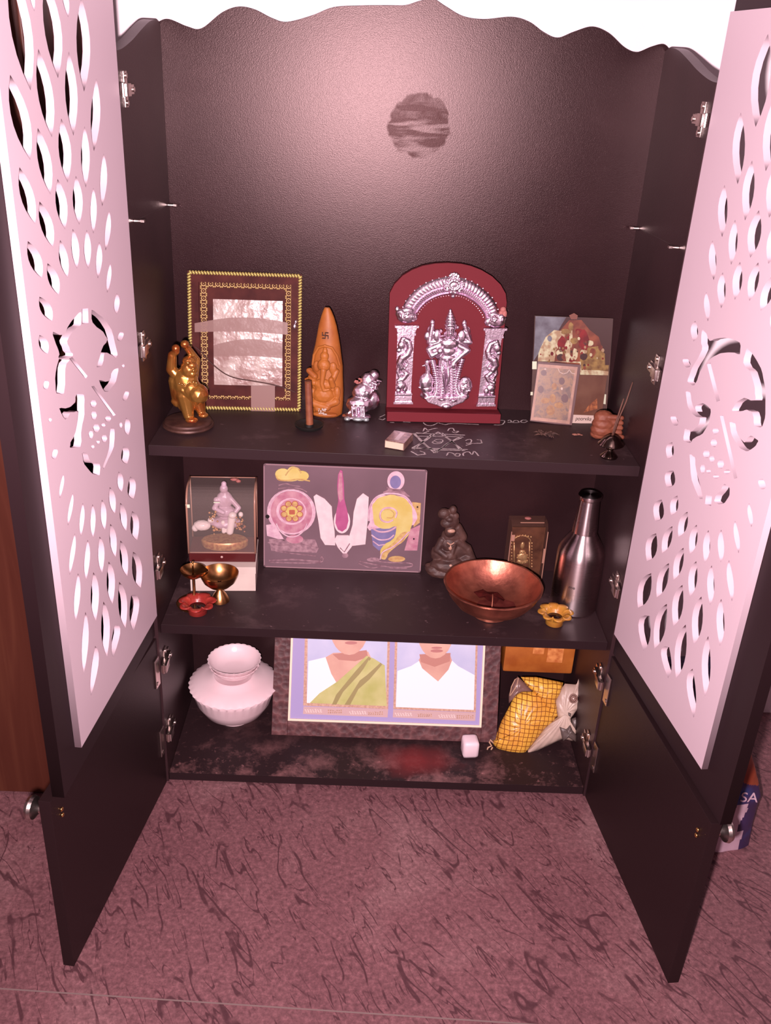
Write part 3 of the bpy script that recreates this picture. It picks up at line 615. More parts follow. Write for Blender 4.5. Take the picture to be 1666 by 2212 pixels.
# -- incense candle stick in a black dish
cs = thing('taper_candle', 'thin brown taper stick standing in a small black dish in front of the orange cone', 'candle', (-0.1558, 0.135, Z1+0.0004))
m = MB(); m.lathe([(0, 0.001), (0.020, 0), (0.025, 0.004), (0.0265, 0.0085), (0.0245, 0.0085), (0.020, 0.0045), (0.008, 0.0035), (0.008, 0.008), (0, 0.008)], 30)
m.build('dish', mat('sooty_black_metal', (30, 22, 22), rough=0.6), cs, smooth='auto')
m = MB(); m.tube([(0.001, 0, 0.008), (-0.001, 0, 0.05), (-0.003, 0, 0.088)], [.0068, .0064, .0060], 14); m.build('stick', mat('terracotta_wax', (176, 96, 66), rough=0.5, var=(150, 74, 52), vscale=70), cs, smooth='auto')
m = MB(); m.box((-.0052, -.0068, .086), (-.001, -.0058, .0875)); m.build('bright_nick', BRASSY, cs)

# -- small crumpled silver idol
k = SK((123.8, 4.8, -137234, 5.0, -129.8, 234259))
si = thing('silver_idol', 'small heaped silver metal idol between the orange cone and the red arched plaque', 'idol', (-0.0630, 0.205, Z1+0.0004), (0, 0, 0.0217))
m = MB(); rr = random.Random(11)
m.ball(K(970, 1800, -.010), (.0285, .018, .006)); m.ball(K(1010, 1640, -.002), (.026, .016, .018)); m.ball(K(1060, 1480, .002), (.021, .013, .020)); m.ball(K(1140, 1330, .006), (.016, .010, .018)); m.ball(K(1230, 1240, .010), (.010, .008, .010)); m.ball(K(1180, 1600, .006), (.018, .012, .020))
for i in range(60):
    t = rr.random(); X = 830+t*430+rr.uniform(-60, 60); Y = 1800-t*520+rr.uniform(-30, 120)*(1-t*.4)
    if Y > 1820: continue
    a = K(X, Y, -.016+t*.014+rr.uniform(-.003, .003)); cap(m, a, a+Vector((rr.uniform(-.004, .008), 0, rr.uniform(-.006, .003))), rr.uniform(.0012, .0026), rr.uniform(.0010, .002), 3)
for x in (900, 960, 1030, 1075): cap(m, K(x, 1640, -.018), K(x+10, 1760, -.020), .0028, .0026, 4)
m.build('figure', SILVER, si, remesh=0.0011, sm_it=1)
m = MB()
for (X, r) in ((830, .0065), (990, .0115), (1110, .0065)):
    a = K(X, 1812, -.0245); m.ball((a.x, a.y, max(a.z, .0048)), (r, .006, .0042), 2)
m.build('foot_rim', mat('bright_silver', (255, 244, 250), rough=0.38, metal=0.8), si, smooth=True)
m = MB()
for i in range(9):
    t = 2*PI*i/6; a = K(985+i*9-30, 1320-i*5, -.004); m.ball(a+Vector((.004*math.cos(t), 0, .003*math.sin(t))), (.0028, .0018, .0022), 1)
m.build('dried_petals', mat('salmon_petals', (214, 120, 116), rough=0.7), si, smooth=True)

# -- arched red plaque with silver deity
k = SK((157.9, 11.5, -143679, 4.6, -157.9, 277909))
RED = mat('maroon_velvet_board', (134, 42, 52), rough=0.6, spec=0.12)
pq = thing('arched_plaque', 'maroon arched plaque with a silver standing deity on the upper shelf', 'plaque', (0.0905, 0.222, Z1+0.0005), lean(0.0654, 0.04))
BZ = 0.0
outl = [(-0.1065, 0.010)]+[(k(*p)[0], k(*p)[1]+0.018) for p in ((180, 420), (235, 320), (330, 225), (440, 160), (560, 115), (700, 90), (850, 82), (1000, 92), (1110, 115), (1230, 160), (1350, 228), (1450, 320), (1510, 420), (1525, 520))]+[(0.1045, 0.010)]
def kk(X, Y): q = k(X, Y); return (q[0], q[1]+0.018)
def K(X, Y, y): q = kk(X, Y); return Vector((q[0], y, q[1]))
m = MB(); m.prism(ccw(outl), 0.0, 0.012); m.build('backboard', RED, pq)
m = MB(); m.box((-0.1075, -0.030, 0.0), (0.1065, 0.012, 0.0182), 0.0008); m.build('plinth', RED, pq)
# arch
cl, cr = kk(360, 640), kk(1390, 700); top_o = kk(900, 235)
OUT = catmull([kk(*p) for p in ((310, 600), (360, 500), (470, 378), (600, 295), (770, 240), (905, 225), (1050, 255), (1180, 315), (1310, 415), (1400, 530), (1430, 640))], 6)
INN = catmull([kk(*p) for p in ((490, 635), (540, 570), (620, 500), (740, 445), (870, 425), (1000, 438), (1110, 490), (1200, 565), (1260, 650), (1275, 690))], 6)
def sample(line, n):
    Ls = [0]
    for i in range(1, len(line)): Ls.append(Ls[-1]+math.dist(line[i], line[i-1]))
    o = []
    for j in range(n):
        d = Ls[-1]*j/(n-1); i = max(q for q in range(len(Ls)) if Ls[q] <= d+1e-9); i = min(i, len(line)-2); t = (d-Ls[i])/max(1e-9, Ls[i+1]-Ls[i])
        o.append((line[i][0]+(line[i+1][0]-line[i][0])*t, line[i][1]+(line[i+1][1]-line[i][1])*t))
    return o
N = 96; so, si2 = sample(OUT, N), sample(INN, N)
m = MB(); prof = [(0, 0.0), (0.0, -.004), (.10, -.0078), (.3, -.010), (.50, -.0092), (.56, -.006), (.60, -.0085), (.72, -.0095), (.84, -.0085), (.88, -.006), (.93, -.0092), (1.0, -.0075), (1.0, 0)]
R = []
for i in range(N):
    row = []
    for j, (t, y) in enumerate(prof):
        yy = y
        if 2 <= j <= 4 and i % 3 == 0: yy += .0012
        if 7 <= j <= 8 and i % 2 == 0: yy += .0016
        row.append(m.bm.verts.new((so[i][0]+(si2[i][0]-so[i][0])*t, yy, so[i][1]+(si2[i][1]-so[i][1])*t)))
    R.append(row)
for i in range(N-1):
    for j in range(len(prof)-1): m._f([R[i][j], R[i][j+1], R[i+1][j+1], R[i+1][j]])
m._f(R[0]); m._f(R[-1])
for i in range(2, N, 5): m.ball((so[i][0], -.003, so[i][1]), .0019, 1)
for i in range(0, N, 3):
    p, q = si2[i], si2[min(i+1, N-1)]; m.ball((p[0]-(0-p[0])*-0.03, -.001, p[1]-.0028), .0012, 1)
m.build('arch', SILVER, pq, smooth='auto')
m = MB(); rr = random.Random(2)
for (X, Y, rx, rz, y) in ((900, 310, .017, .014, -.010), (905, 245, .010, .010, -.009), (895, 380, .008, .009, -.010), (893, 440, .005, .0045, -.008), (830, 350, .007, .006, -.010), (970, 360, .007, .006, -.010)): m.ball(K(X, Y, y), (rx, .006, rz))
for i in range(26):
    t = 2*PI*i/13; r = 1 if i < 13 else .6
    m.ball(K(903+105*r*math.cos(t), 312+85*r*math.sin(t), -.0145), (.0030, .003, .0034), 1)
for i in range(5):
    t = PI*(0.15+.7*i/4); m.ball(K(903+55*math.cos(t), 235-45*math.sin(t), -.012), (.003, .003, .0045), 1)
m.build('arch_crest', SILVER, pq, remesh=0.0009, sm_it=1)
for (X, Y, f) in ((355, 660, 1), (1395, 710, -1)):
    m = MB(); m.ball(K(X+5*f, Y+15, -.007), (.019, .009, .0125)); m.ball(K(X-60*f, Y-20, -.007), (.010, .008, .010)); m.ball(K(X-100*f, Y-70, -.006), (.004, .004, .006)); m.ball(K(X+90*f, Y+20, -.006), (.008, .007, .009)); m.ball(K(X+20*f, Y-55, -.006), (.013, .007, .007))
    for i in range(10): m.ball(K(X+rr.uniform(-80, 80), Y+rr.uniform(-55, 10), -.0145), rr.uniform(.0018, .003), 1)
    m.tube([K(X+(-50+i*14)*f, Y+60-8*math.sin(i), -.012) for i in range(11)], .0016, 6)
    m.build('beast_head', SILVER, pq, remesh=0.0009, sm_it=1)
if True:
    m = MB(); m.ball(K(1475, 590, -.009), (.0055, .004, .0055)); m.ball(K(1490, 640, -.009), (.005, .004, .008)); m.ball(K(1455, 625, -.009), (.0045, .003, .004)); m.build('dried_petals', mat('salmon_petals', (214, 120, 116)), pq, smooth=True)
# pillars
for (xt, xb, f, dy) in ((360, 300, 1, 0), (1385, 1290, -1, 32)):
    def X(Y): return xt+(xb-xt)*(Y-780)/(1700-780)
    m = MB()
    def slab(Ya, Yb, wa, wb, y):
        m.prism(ccw([tuple(kk(X(Ya)-wa, Ya+dy)), tuple(kk(X(Ya)+wa, Ya+dy)), tuple(kk(X(Yb)+wb, Yb+dy)), tuple(kk(X(Yb)-wb, Yb+dy))]), y, 0.0)
    slab(770, 795, 138, 136, -.014); slab(795, 860, 118, 100, -.011); slab(862, 885, 108, 108, -.013); slab(885, 905, 92, 92, -.010)
    slab(885, 1570, 98, 92, -.0045); slab(1570, 1590, 100, 104, -.012); slab(1600, 1672, 98, 100, -.0115); slab(1672, 1700, 112, 116, -.014)
    m.build('pillar', SILVER, pq)
    m = MB(); sx_ = -f
    def A(dx, Y, y=-.0075): return K(X(Y)+dx*f-24*f, Y+dy, y)
    # side strip of the pillar, rearing beast in relief
    def run(pts, r0, r1, y=-.008):
        q = [A(*p, y) for p in pts]
        for i in range(len(q)-1): cap(m, q[i], q[i+1], r0+(r1-r0)*i/(len(q)-1), r0+(r1-r0)*(i+1)/(len(q)-1), 4)
    run([(-10, 930), (55, 960), (75, 1040), (50, 1110), (-10, 1150)], .0048, .0075); run([(-10, 930), (-40, 1000), (-30, 1050)], .0055, .0048); m.ball(A(-25, 1000, -.011), (.0075, .005, .009)); m.ball(A(-50, 1060, -.010), (.006, .004, .005))
    run([(-10, 1150), (-35, 1210), (-10, 1260)], .0080, .0062); run([(-40, 1230), (0, 1290), (50, 1340)], .0052, .0046); run([(50, 1340), (20, 1390), (-40, 1420)], .0058, .0048); run([(-40, 1240), (-55, 1310), (-30, 1370)], .004, .004); run([(40, 1190), (60, 1225), (40, 1260), (15, 1230)], .0026, .0024)
    m.ball(A(-10, 1480, -.009), (.010, .006, .009)); m.ball(A(35, 1520, -.008), (.006, .005, .008)); m.ball(A(-35, 1540, -.008), (.006, .005, .006))
    for i in range(9): m.ball(A(rr.uniform(-50, 30), 920+i*70, -.0115), rr.uniform(.0016, .0026), 1)
    m.build('pillar_beast', SILVER, pq, remesh=0.0009, sm_it=1)
# deity
m = MB(); y = -.012
m.ball(K(845, 945, -.008), (.0290, .007, .0120)); m.ball(K(660, 950, -.008), (.0135, .007, .0150)); m.ball(K(1030, 950, -.008), (.0135, .007, .0150)); m.ball(K(640, 860, -.007), (.0090, .005, .0150)); m.ball(K(1050, 870, -.007), (.0090, .005, .0150)); m.ball(K(840, 1130, -.009), (.0240, .008, .0150)); m.ball(K(830, 1330, -.008), (.0240, .007, .0300)); m.ball(K(830, 1520, -.008), (.0260, .007, .0200)); m.ball(K(720, 1090, -.011), (.0100, .008, .0110)); m.ball(K(960, 1100, -.011), (.0100, .008, .0110))
m.ball(K(855, 850, y-.006), (.0095, .009, .0115)); m.ball(K(850, 800, y-.012), (.003, .0025, .003)); m.ball(K(850, 838, y-.016), (.0022, .003, .004)); m.ball(K(855, 870, y-.013), (.005, .003, .002))
m.ball(K(800, 860, y-.003), (.003, .004, .005)); m.ball(K(915, 862, y-.003), (.003, .004, .005))
for (Y, r) in ((790, .0118), (755, .0120), (715, .0108), (680, .0088), (650, .0068), (625, .0048), (602, .0030)): m.ball(K(862-(790-Y)*.02, Y, y-.004), (r, r*.85, .0046))
m.ball(K(590+250, 930, y-.001), (.016, .008, .006)); m.ball(K(845, 970, y-.004), (.019, .010, .013)); m.ball(K(835, 1060, y-.003), (.0165, .009, .012)); m.ball(K(830, 1140, y-.002), (.0175, .009, .008)); m.ball(K(840, 920, y-.001), (.008, .007, .007))
def lmb(pts, r0, r1, y0=-.012, y1=-.014):
    n = len(pts)-1
    for i in range(n): cap(m, K(*pts[i], y0+(y1-y0)*i/n), K(*pts[i+1], y0+(y1-y0)*(i+1)/n), r0+(r1-r0)*i/n, r0+(r1-r0)*(i+1)/n, 5)
lmb([(760, 940), (620, 960), (640, 840), (655, 760)], .0062, .0040); m.ball(K(655, 740, y), (.0048, .004, .0070)); lmb([(740, 990), (610, 1040), (640, 1110), (730, 1060)], .0070, .0050, -.014, -.020); m.ball(K(738, 1050, y-.010), (.0068, .005, .0072))
lmb([(930, 950), (1090, 960), (1050, 850), (1025, 760)], .0062, .0040); m.ball(K(1022, 745, y), (.0048, .004, .0070)); lmb([(940, 990), (1060, 1050), (980, 1110), (905, 1180)], .0070, .0050, -.014, -.020); m.ball(K(890, 1215, y-.009), (.0058, .005, .0088))
m.ball(K(705, 880, y-.004), (.0070, .004, .012)); m.ball(K(595, 890, y), (.006, .004, .0085)); m.ball(K(990, 890, y-.004), (.008, .004, .012)); m.ball(K(1075, 910, y), (.006, .004, .0085)); m.ball(K(750, 830, y), .0042); m.ball(K(945, 790, y), .0035)
lmb([(780, 1180), (765, 1350), (760, 1560)], .0105, .0085, -.010, -.010); lmb([(880, 1180), (880, 1350), (880, 1560)], .0105, .0085, -.010, -.010); m.ball(K(820, 1300, y+.002), (.016, .007, .022)); m.ball(K(820, 1450, y+.002), (.018, .006, .020))
m.ball(K(755, 1625, y-.006), (.0090, .010, .0048)); m.ball(K(890, 1640, y-.006), (.0090, .010, .0048))
m.build('deity_figure', SILVER, pq, remesh=0.0009, sm_it=1)
m = MB()
for (pts, dx) in (([(650, 1170), (680, 1300), (700, 1450), (690, 1560), (640, 1620)], 0), ([(1000, 1160), (960, 1300), (930, 1450), (950, 1560), (1010, 1620)], 0)):
    q = catmull(pts, 6)
    for i, (a, b) in enumerate(q): m.ball(K(a, b, -.0145), (.0066, .0050, .0023), 1)
for j, Xc in enumerate((740, 880)):
    for i in range(11): m.tube([K(Xc-48+t*12, 1230+i*32+10*math.sin(PI*t/8), -.0205) for t in range(9)], .0011, 5)
for i in range(9): m.ball(K(800+i*12, 955+22*math.sin(PI*i/8), -.0225), .0016, 1)
for i in range(9): m.ball(K(790+i*14, 905+30*math.sin(PI*i/8), -.0215), .0015, 1)
m.tube([K(735, 1110, -.026), (K(790, 1560, -.024))], .0016, 7); m.tube([K(820, 1160, -.021), K(835, 1380, -.021), K(815, 1520, -.019)], [.0035, .0028, .0015], 7)
m.build('garland', SILVER, pq, smooth=True)
m = MB(); m.ball(K(580, 1430, y), (.0145, .009, .0185)); m.ball(K(590, 1510, y), (.0130, .008, .0110)); m.ball(K(600, 1600, -.008), (.016, .007, .010)); lmb([(590, 1370), (600, 1280), (585, 1220), (590, 1195)], .0055, .0032); m.ball(K(592, 1190, y-.001), (.0052, .004, .0045)); lmb([(560, 1235), (530, 1238)], .0022, .001)
lmb([(545, 1520), (490, 1495)], .0035, .0018); lmb([(560, 1560), (600, 1620), (680, 1600)], .0055, .0065)
m.ball(K(1035, 1490, y), (.0145, .008, .0200)); m.ball(K(1000, 1610, y), (.015, .007, .0090))
for i in range(16): t = rr.uniform(0, 2*PI); q = rr.random(); m.ball(K(1040+55*q*math.cos(t), 1490+85*q*math.sin(t), y-.007), .0022, 1)
m.build('peacock', SILVER, pq, remesh=0.0009, sm_it=1)
m = MB(); m.prism(ccw([kk(*p) for p in ((540, 1610), (640, 1580), (800, 1600), (960, 1590), (1060, 1610), (1010, 1670), (900, 1710), (860, 1745), (780, 1745), (700, 1705), (590, 1670))]), -.022, 0); m.ball(K(810, 1715, -.020), (.010, .006, .006)); m.build('pedestal', SILVER, pq, remesh=0.0012, sm_it=3)

# -- matchbox
mb = thing('matchbox', 'small matchbox with pale drawer end, lying left of the chalk star', 'matchbox', (0.0062, 0.0765, Z1+0.0004), (0, 0, -0.33))
m = MB(); m.box((-0.0176, -0.0262, 0), (0.0176, 0.0262, 0.0138), 0.0004); m.build('sleeve', mat('matchbox_printed_sleeve', (120, 66, 62), rough=0.35, var=(196, 140, 130), vscale=120), mb)
m = MB(); m.box((-0.0164, -0.0275, 0.0012), (0.0164, -0.0255, 0.0128)); m.build('drawer', mat('cream_card', (238, 208, 186), rough=0.7), mb)
m = MB(); m.box((-0.004, -0.018, 0.0138), (0.004, 0.020, 0.0141)); m.build('label_strip', mat('silvered_label', (214, 180, 176), rough=0.3, metal=0.4), mb)

# -- pictures at right
def paintmat(name, stops, scale, seed=0, rough=0.35, metal=0.0, dist=0.5, extra=None):
    m_, nt, b = newmat(name); v = mapped(nt, loc=(seed, seed*1.3, seed*.7)); n = noisef(nt, v, scale, 6, dist, 0.6)
    nt.links.new(ramp(nt, n, stops), b.inputs['Base Color']); b.inputs['Roughness'].default_value = rough; b.inputs['Metallic'].default_value = metal
    if extra: extra(nt, b, v)
    return m_
pr = thing('devotional_print', 'square temple print on dark card with silver tape, right on the upper shelf', 'print', (0.3380, 0.2415, Z1+0.0005), lean(0.0401, 0.1391))
k = SK((143.6, 15.0, -129413, 4.9, -141.6, 213754))
m = MB(); m.prism(ccw([k(290, 145), k(1320, 180), k(1245, 1490), k(215, 1490)]), 0.0, 0.003); m.build('backing_card', mat('brown_card', (104, 62, 52), rough=0.5, var=(74, 40, 38), vscale=18), pr)
mats = [mat('print_grey_blue', (150, 140, 152), rough=0.3, var=(110, 96, 108), vscale=40), mat('print_dark', (84, 50, 50), rough=0.3), mat('print_rust', (168, 88, 66), rough=0.3, var=(120, 56, 48), vscale=60),
        mat('print_cream', (236, 212, 176), rough=0.3, var=(196, 150, 120), vscale=90, vcon=(.45, .6)), mat('print_red', (164, 40, 44), rough=0.3, var=(120, 30, 36), vscale=80), mat('print_gold', (190, 142, 88), rough=0.3, var=(128, 84, 58), vscale=90)]
m = MB()
def flat(mi, pts, y): m.mi = mi; m.prism(ccw([k(*p) for p in pts]), y-.0003, y+.0001)
flat(1, [(296, 150), (1315, 185), (1262, 930), (250, 760)], -.0003)
flat(0, [(300, 152), (700, 165), (640, 260), (560, 400), (330, 640), (265, 740)], -.0007)
flat(2, [(740, 200), (900, 200), (1010, 330), (1130, 420), (1210, 700), (1200, 860), (540, 740), (560, 420), (650, 300)], -.0009)
flat(3, [(360, 560), (430, 420), (540, 330), (700, 350), (660, 470), (560, 600), (540, 745), (320, 740), (330, 640)], -.0012)
flat(5, [(880, 720), (980, 560), (1120, 540), (1210, 640), (1215, 790), (1265, 790), (1258, 925), (885, 925)], -.0012)
flat(3, [(540, 740), (880, 765), (882, 925), (1258, 928), (1262, 875), (1130, 860), (900, 855), (890, 745)], -.0013)
rr = random.Random(9)
for (X, Y, w_, h_, c_) in ((640, 520, 60, 110, 4), (930, 470, 70, 140, 4), (760, 420, 26, 150, 3), (715, 600, 40, 150, 3), (815, 640, 34, 80, 3), (930, 612, 50, 30, 3), (610, 630, 50, 40, 3), (690, 350, 70, 40, 5), (870, 350, 60, 40, 4), (760, 290, 35, 60, 5), (800, 470, 60, 40, 5), (620, 690, 50, 50, 1), (930, 680, 50, 50, 1), (1050, 620, 40, 60, 2), (1010, 500, 50, 40, 3), (1150, 560, 30, 40, 2), (480, 440, 30, 40, 0), (760, 700, 50, 50, 4)):
    q = [(X+w_*math.cos(t)*rr.uniform(.8, 1.1), Y+h_*math.sin(t)*rr.uniform(.85, 1.1)) for t in [2*PI*i/12 for i in range(12)]]; flat(c_, q, -.0016-.0001*rr.randint(0, 4))
for i in range(90):
    X, Y = rr.uniform(340, 1200), rr.uniform(300, 880)
    if Y > 740 and X < 880: continue
    if Y < 300+abs(X-800)*.75: continue
    s = rr.uniform(7, 22); flat(rr.choice((3, 5, 2, 4, 3, 1)), [(X+s*math.cos(t), Y+s*1.3*math.sin(t)) for t in [2*PI*i/7 for i in range(7)]], -.0022-.0001*rr.randint(0, 3))
m.build('printed_scene', mats, pr)
m = MB(); m.prism(ccw([k(735, 140), k(800, 110), k(850, 140), k(840, 190), k(760, 190)]), -.002, -.0012); m.build('petal', mat('dried_rust_petal', (150, 86, 74), rough=0.7), pr)
for P in ([(248, 742), (308, 742), (303, 845), (245, 845)], [(1190, 1180), (1235, 1185), (1228, 1320), (1185, 1310)], [(220, 1150), (250, 1150), (247, 1195), (217, 1195)]):
    m = MB(); m.prism(ccw([k(*p) for p in P]), -.0016, -.0004); m.build('silver_tape', mat('bright_foil_tape', (255, 240, 214), rough=0.45, metal=0.3), pr)

k = SK((140.1, 14.4, -90086, 9.9, -140.3, 216293))
sf = thing('small_framed_print', 'small narrow print in a thin dark frame, leaning on the temple print', 'picture', (0.2961, 0.2171, Z1+0.0005), lean(-0.0789, 0.2450))
O4 = [k(325, 750), k(893, 797), k(775, 1610), k(215, 1545)]; I4 = [k(330, 782), k(852, 825), k(745, 1585), k(222, 1530)]; J4 = [k(352, 825), k(812, 862), k(715, 1540), k(262, 1490)]
m = MB(); m.prism(ccw(O4), 0.0, 0.004); m.build('frame', mat('dark_red_frame', (96, 34, 36), rough=0.5), sf)
m = MB(); m.prism(ccw(I4), -.0006, 0.0); m.build('border', mat('peach_mount', (206, 140, 118), rough=0.4, var=(170, 110, 92), vscale=60), sf)
mats = [paintmat('print_brown_gold', [(0.32, (84, 44, 40)), (0.44, (128, 78, 60)), (0.55, (160, 102, 60)), (0.66, (104, 64, 56))], 60, 3), mat('print_amber', (196, 134, 78), rough=.3, var=(160, 96, 60), vscale=120), mat('print_white_line', (222, 180, 170), rough=.4), mat('print_plum', (110, 66, 70), rough=.3)]
m = MB(); m.mi = 0; m.prism(ccw(J4), -.0012, -.0006)
def flat(mi, pts, y): m.mi = mi; m.prism(ccw([k(*p) for p in pts]), y-.0002, y+.0002)
for (X, Y, w_, h_, c_) in ((540, 1080, 36, 46, 1), (520, 1240, 44, 60, 1), (490, 1400, 60, 70, 1), (360, 1120, 40, 50, 3), (680, 1240, 50, 60, 3), (640, 1010, 40, 50, 3), (420, 1270, 60, 40, 1), (600, 1330, 60, 40, 1), (400, 900, 40, 40, 3), (420, 850, 14, 10, 2), (640, 1110, 14, 18, 2)):
    flat(c_, [(X+w_*math.cos(t), Y+h_*math.sin(t)) for t in [2*PI*i/10 for i in range(10)]], -.0015)
m.mi = 2
for P in ([(590, 845), (610, 890), (660, 915), (710, 900), (740, 860)], [(745, 870), (770, 905), (812, 915)]): m.strip([k(*p) for p in P], .0010, -.0019, -.0014)
m.build('print', mats, sf)

k = SK((148.7, 11.6, -157574, 0.4, -143.0, 223933))
cdm = thing('calling_card', 'brown pictured card with white name strip reading poorvika, behind the incense holder', 'card', (0.3640, 0.2283, Z1+0.0005), lean(0.1281, 0.1974))
m = MB(); m.prism(ccw([k(870, 930), k(1245, 935), k(1180, 1420), k(1085, 1580), k(760, 1575), k(800, 1440)]), 0.0, 0.0018); m.build('card', mat('brown_print_card', (134, 84, 68), rough=0.35, var=(112, 62, 50), vscale=24), cdm)
m = MB(); m.prism(ccw([k(1110, 1240), k(1115, 1380), k(930, 1430), k(1000, 1330)]), -.0005, 0); 
m.build('orange_motif', mat('orange_motif_ink', (206, 118, 76), rough=.4, var=(120, 56, 44), vscale=150), cdm)
m = MB(); m.prism(ccw([k(725, 1455), k(1095, 1470), k(1088, 1580), k(722, 1568)]), -.0011, -.0003); nm = m.build('name_strip', mat('pale_pink_paper', (240, 196, 186), rough=.5), cdm)
def text_obj(name, s, size, material, parent, loc, rot=(PI/2, 0, 0), ext=0.0002, shear=0, sx=1.0):
    cu = bpy.data.curves.new(name, 'FONT'); cu.body = s; cu.size = size; cu.extrude = ext; cu.shear = shear; cu.align_x = 'CENTER'; cu.align_y = 'CENTER'
    t = bpy.data.objects.new('tmp', cu); COL.objects.link(t); bpy.context.view_layer.update()
    me = bpy.data.meshes.new_from_object(t.evaluated_get(bpy.context.evaluated_depsgraph_get())); me.name = name; bpy.data.objects.remove(t); bpy.data.curves.remove(cu)
    me.materials.clear(); me.materials.append(material)
    o = bpy.data.objects.new(name, me); COL.objects.link(o); o.parent = parent; o.location = loc; o.rotation_euler = rot; o.scale = (sx, 1, 1); return o
q = k(925, 1513); text_obj('lettering', 'poorvika', 0.0105, mat('dark_brown_ink', (70, 34, 32), rough=.6), nm, (q[0], -.0014, q[1]), (PI/2, 0.03, 0), shear=0.2, sx=0.85)

# -- terracotta shell-like ornament behind the incense holder
k = SK((75.8, 12.4, -69268, 3.6, -80.3, 79206))
def K(X, Y, y): q = k(X, Y); return Vector((q[0], y, q[1]))
TC = mat('terracotta', (166, 88, 66), rough=0.55, spec=0.3, var=(146, 72, 54), vscale=50)
hs = thing('terracotta_ornament', 'rounded terracotta ornament with ridged side, behind the shiny incense holder', 'ornament', (0.3935, 0.150, Z1+0.0005))
m = MB(); m.ball(K(640, 520, .004), (.0185, .014, .013)); m.ball(K(620, 660, 0), (.0215, .016, .014)); m.ball(K(590, 800, .0), (.022, .016, .014)); m.ball(K(560, 920, .002), (.020, .014, .010))
cap(m, K(430, 850, 0), K(500, 1160, -.002), .0060, .0040)
for i, (X, Y, L) in enumerate(((1050, 500, .006), (1040, 620, .0055), (1030, 740, .0055), (1010, 850, .005), (1060, 960, .0045))):
    cap(m, K(760, Y-10, -.004), K(X, Y, -.006), .0060, .0045, 6)
for v in list(m.bm.verts):
    if v.co.z < 0.0: v.co.z = 0.0
m.build('body', TC, hs, remesh=0.0010, sm_it=2)

# -- metal incense holder with two sticks
k = SK((75.2, 12.6, -74231, 0.3, -77.7, 110406))
ih = thing('incense_holder', 'small shiny round incense holder on a flared foot, right front corner of upper shelf', 'incense holder', (0.3735, 0.058, Z1+0.0004))
m = MB(); m.lathe([(0, 0), (0.0145, 0), (0.0155, 0.0025), (0.012, 0.006), (0.006, 0.011), (0.0045, 0.014), (0.0068, 0.0155), (0.005, 0.0175), (0.0068, 0.019), (0.012, 0.0205), (0.0205, 0.0225), (0.0225, 0.0245), (0.0195, 0.0275), (0.0145, 0.0345), (0.009, 0.039), (0.004, 0.0415), (0, 0.0415)], 40)
DCH = mat('tarnished_chrome', (176, 140, 132), rough=0.16, metal=1.0); m.build('body', DCH, ih, smooth='auto')
AG = mat('incense_brown', (122, 72, 60), rough=0.7)
s1 = tag(MB().tube([(0.3745, 0.058, 0.768), (0.3795, 0.0585, 0.800), (0.388, 0.060, 0.832), (0.3935, 0.0605, 0.8665)], [.0009, .0013, .0014, .0008], 8).build('incense_stick', AG, smooth=True), 'longer brown incense stick leaning right out of the round holder', 'incense stick', 'incense sticks')
s2 = tag(MB().tube([(0.3720, 0.056, 0.768), (0.3742, 0.0567, 0.785), (0.380, 0.058, 0.822), (0.3825, 0.058, 0.838)], [.0009, .0014, .0014, .0010], 8).build('incense_stick', AG, smooth=True), 'shorter brown incense stick left of the longer one in the holder', 'incense stick', 'incense sticks')

# -- dried flower
df = MB(); rr = random.Random(21)
for i in range(22):
    a = rr.uniform(0, 2*PI); L = rr.uniform(.008, .021); c = Vector((rr.uniform(-.012, .014), rr.uniform(-.008, .008), .0016)); d = Vector((math.cos(a), math.sin(a)*.8, 0))
    df.tube([c, c+d*L*.5+Vector((0, 0, rr.uniform(.001, .004))), c+d*L], [.0012, .0016, .0005], 5)
for i in range(6): df.ball((rr.uniform(-.014, .014), rr.uniform(-.008, .008), .0028), (rr.uniform(.002, .005), .003, .0016), 1)
o = df.build('dried_flower', mat('withered_brown_petals', (120, 76, 66), rough=0.8, var=(82, 50, 46), vscale=90), smooth=True); o.location = (0.2775, 0.155, Z1+0.0005); tag(o, 'withered brown flower lying in front of the small framed print', 'flower')
df = MB(); df.ball((0, 0, .002), (.007, .005, .0018), 1); df.ball((.007, .001, .0022), (.005, .004, .0016), 1); df.ball((.012, -.001, .0016), (.003, .002, .001), 1)
o = df.build('dried_petal', mat('rust_petal', (176, 106, 92), rough=.8), smooth=True); o.location = (0.333, 0.158, Z1+0.0006); tag(o, 'small rust-coloured petal scrap below the poorvika card', 'petal')

# ================================================================ middle shelf
LIGHT_GAIN[:] = [0.64, 0.74, 0.72]  # middle-shelf colours lightened in place of stronger light
# -- white cardboard box
CARD = mat('white_cardboard', (244, 214, 206), rough=0.7, var=(232, 196, 190), vscale=14)
wb = thing('cardboard_box', 'white cardboard box standing under the clear figurine case on the middle shelf', 'box', (-0.3236, 0.1503, Z2+0.0004), (0, 0, 0.0782))
m = MB(); m.box((-0.064, 0.0, 0), (0.064, 0.118, 0.0535), 0.0008); m.build('body', CARD, wb)
m = MB(); m.box((-0.0648, -0.0008, 0.040), (0.0648, -0.0002, 0.0541), 0.0002); m.box((-0.0648, -0.0006, 0.0536), (0.0648, 0.1185, 0.0546), 0.0003)
m.build('lid', CARD, wb)
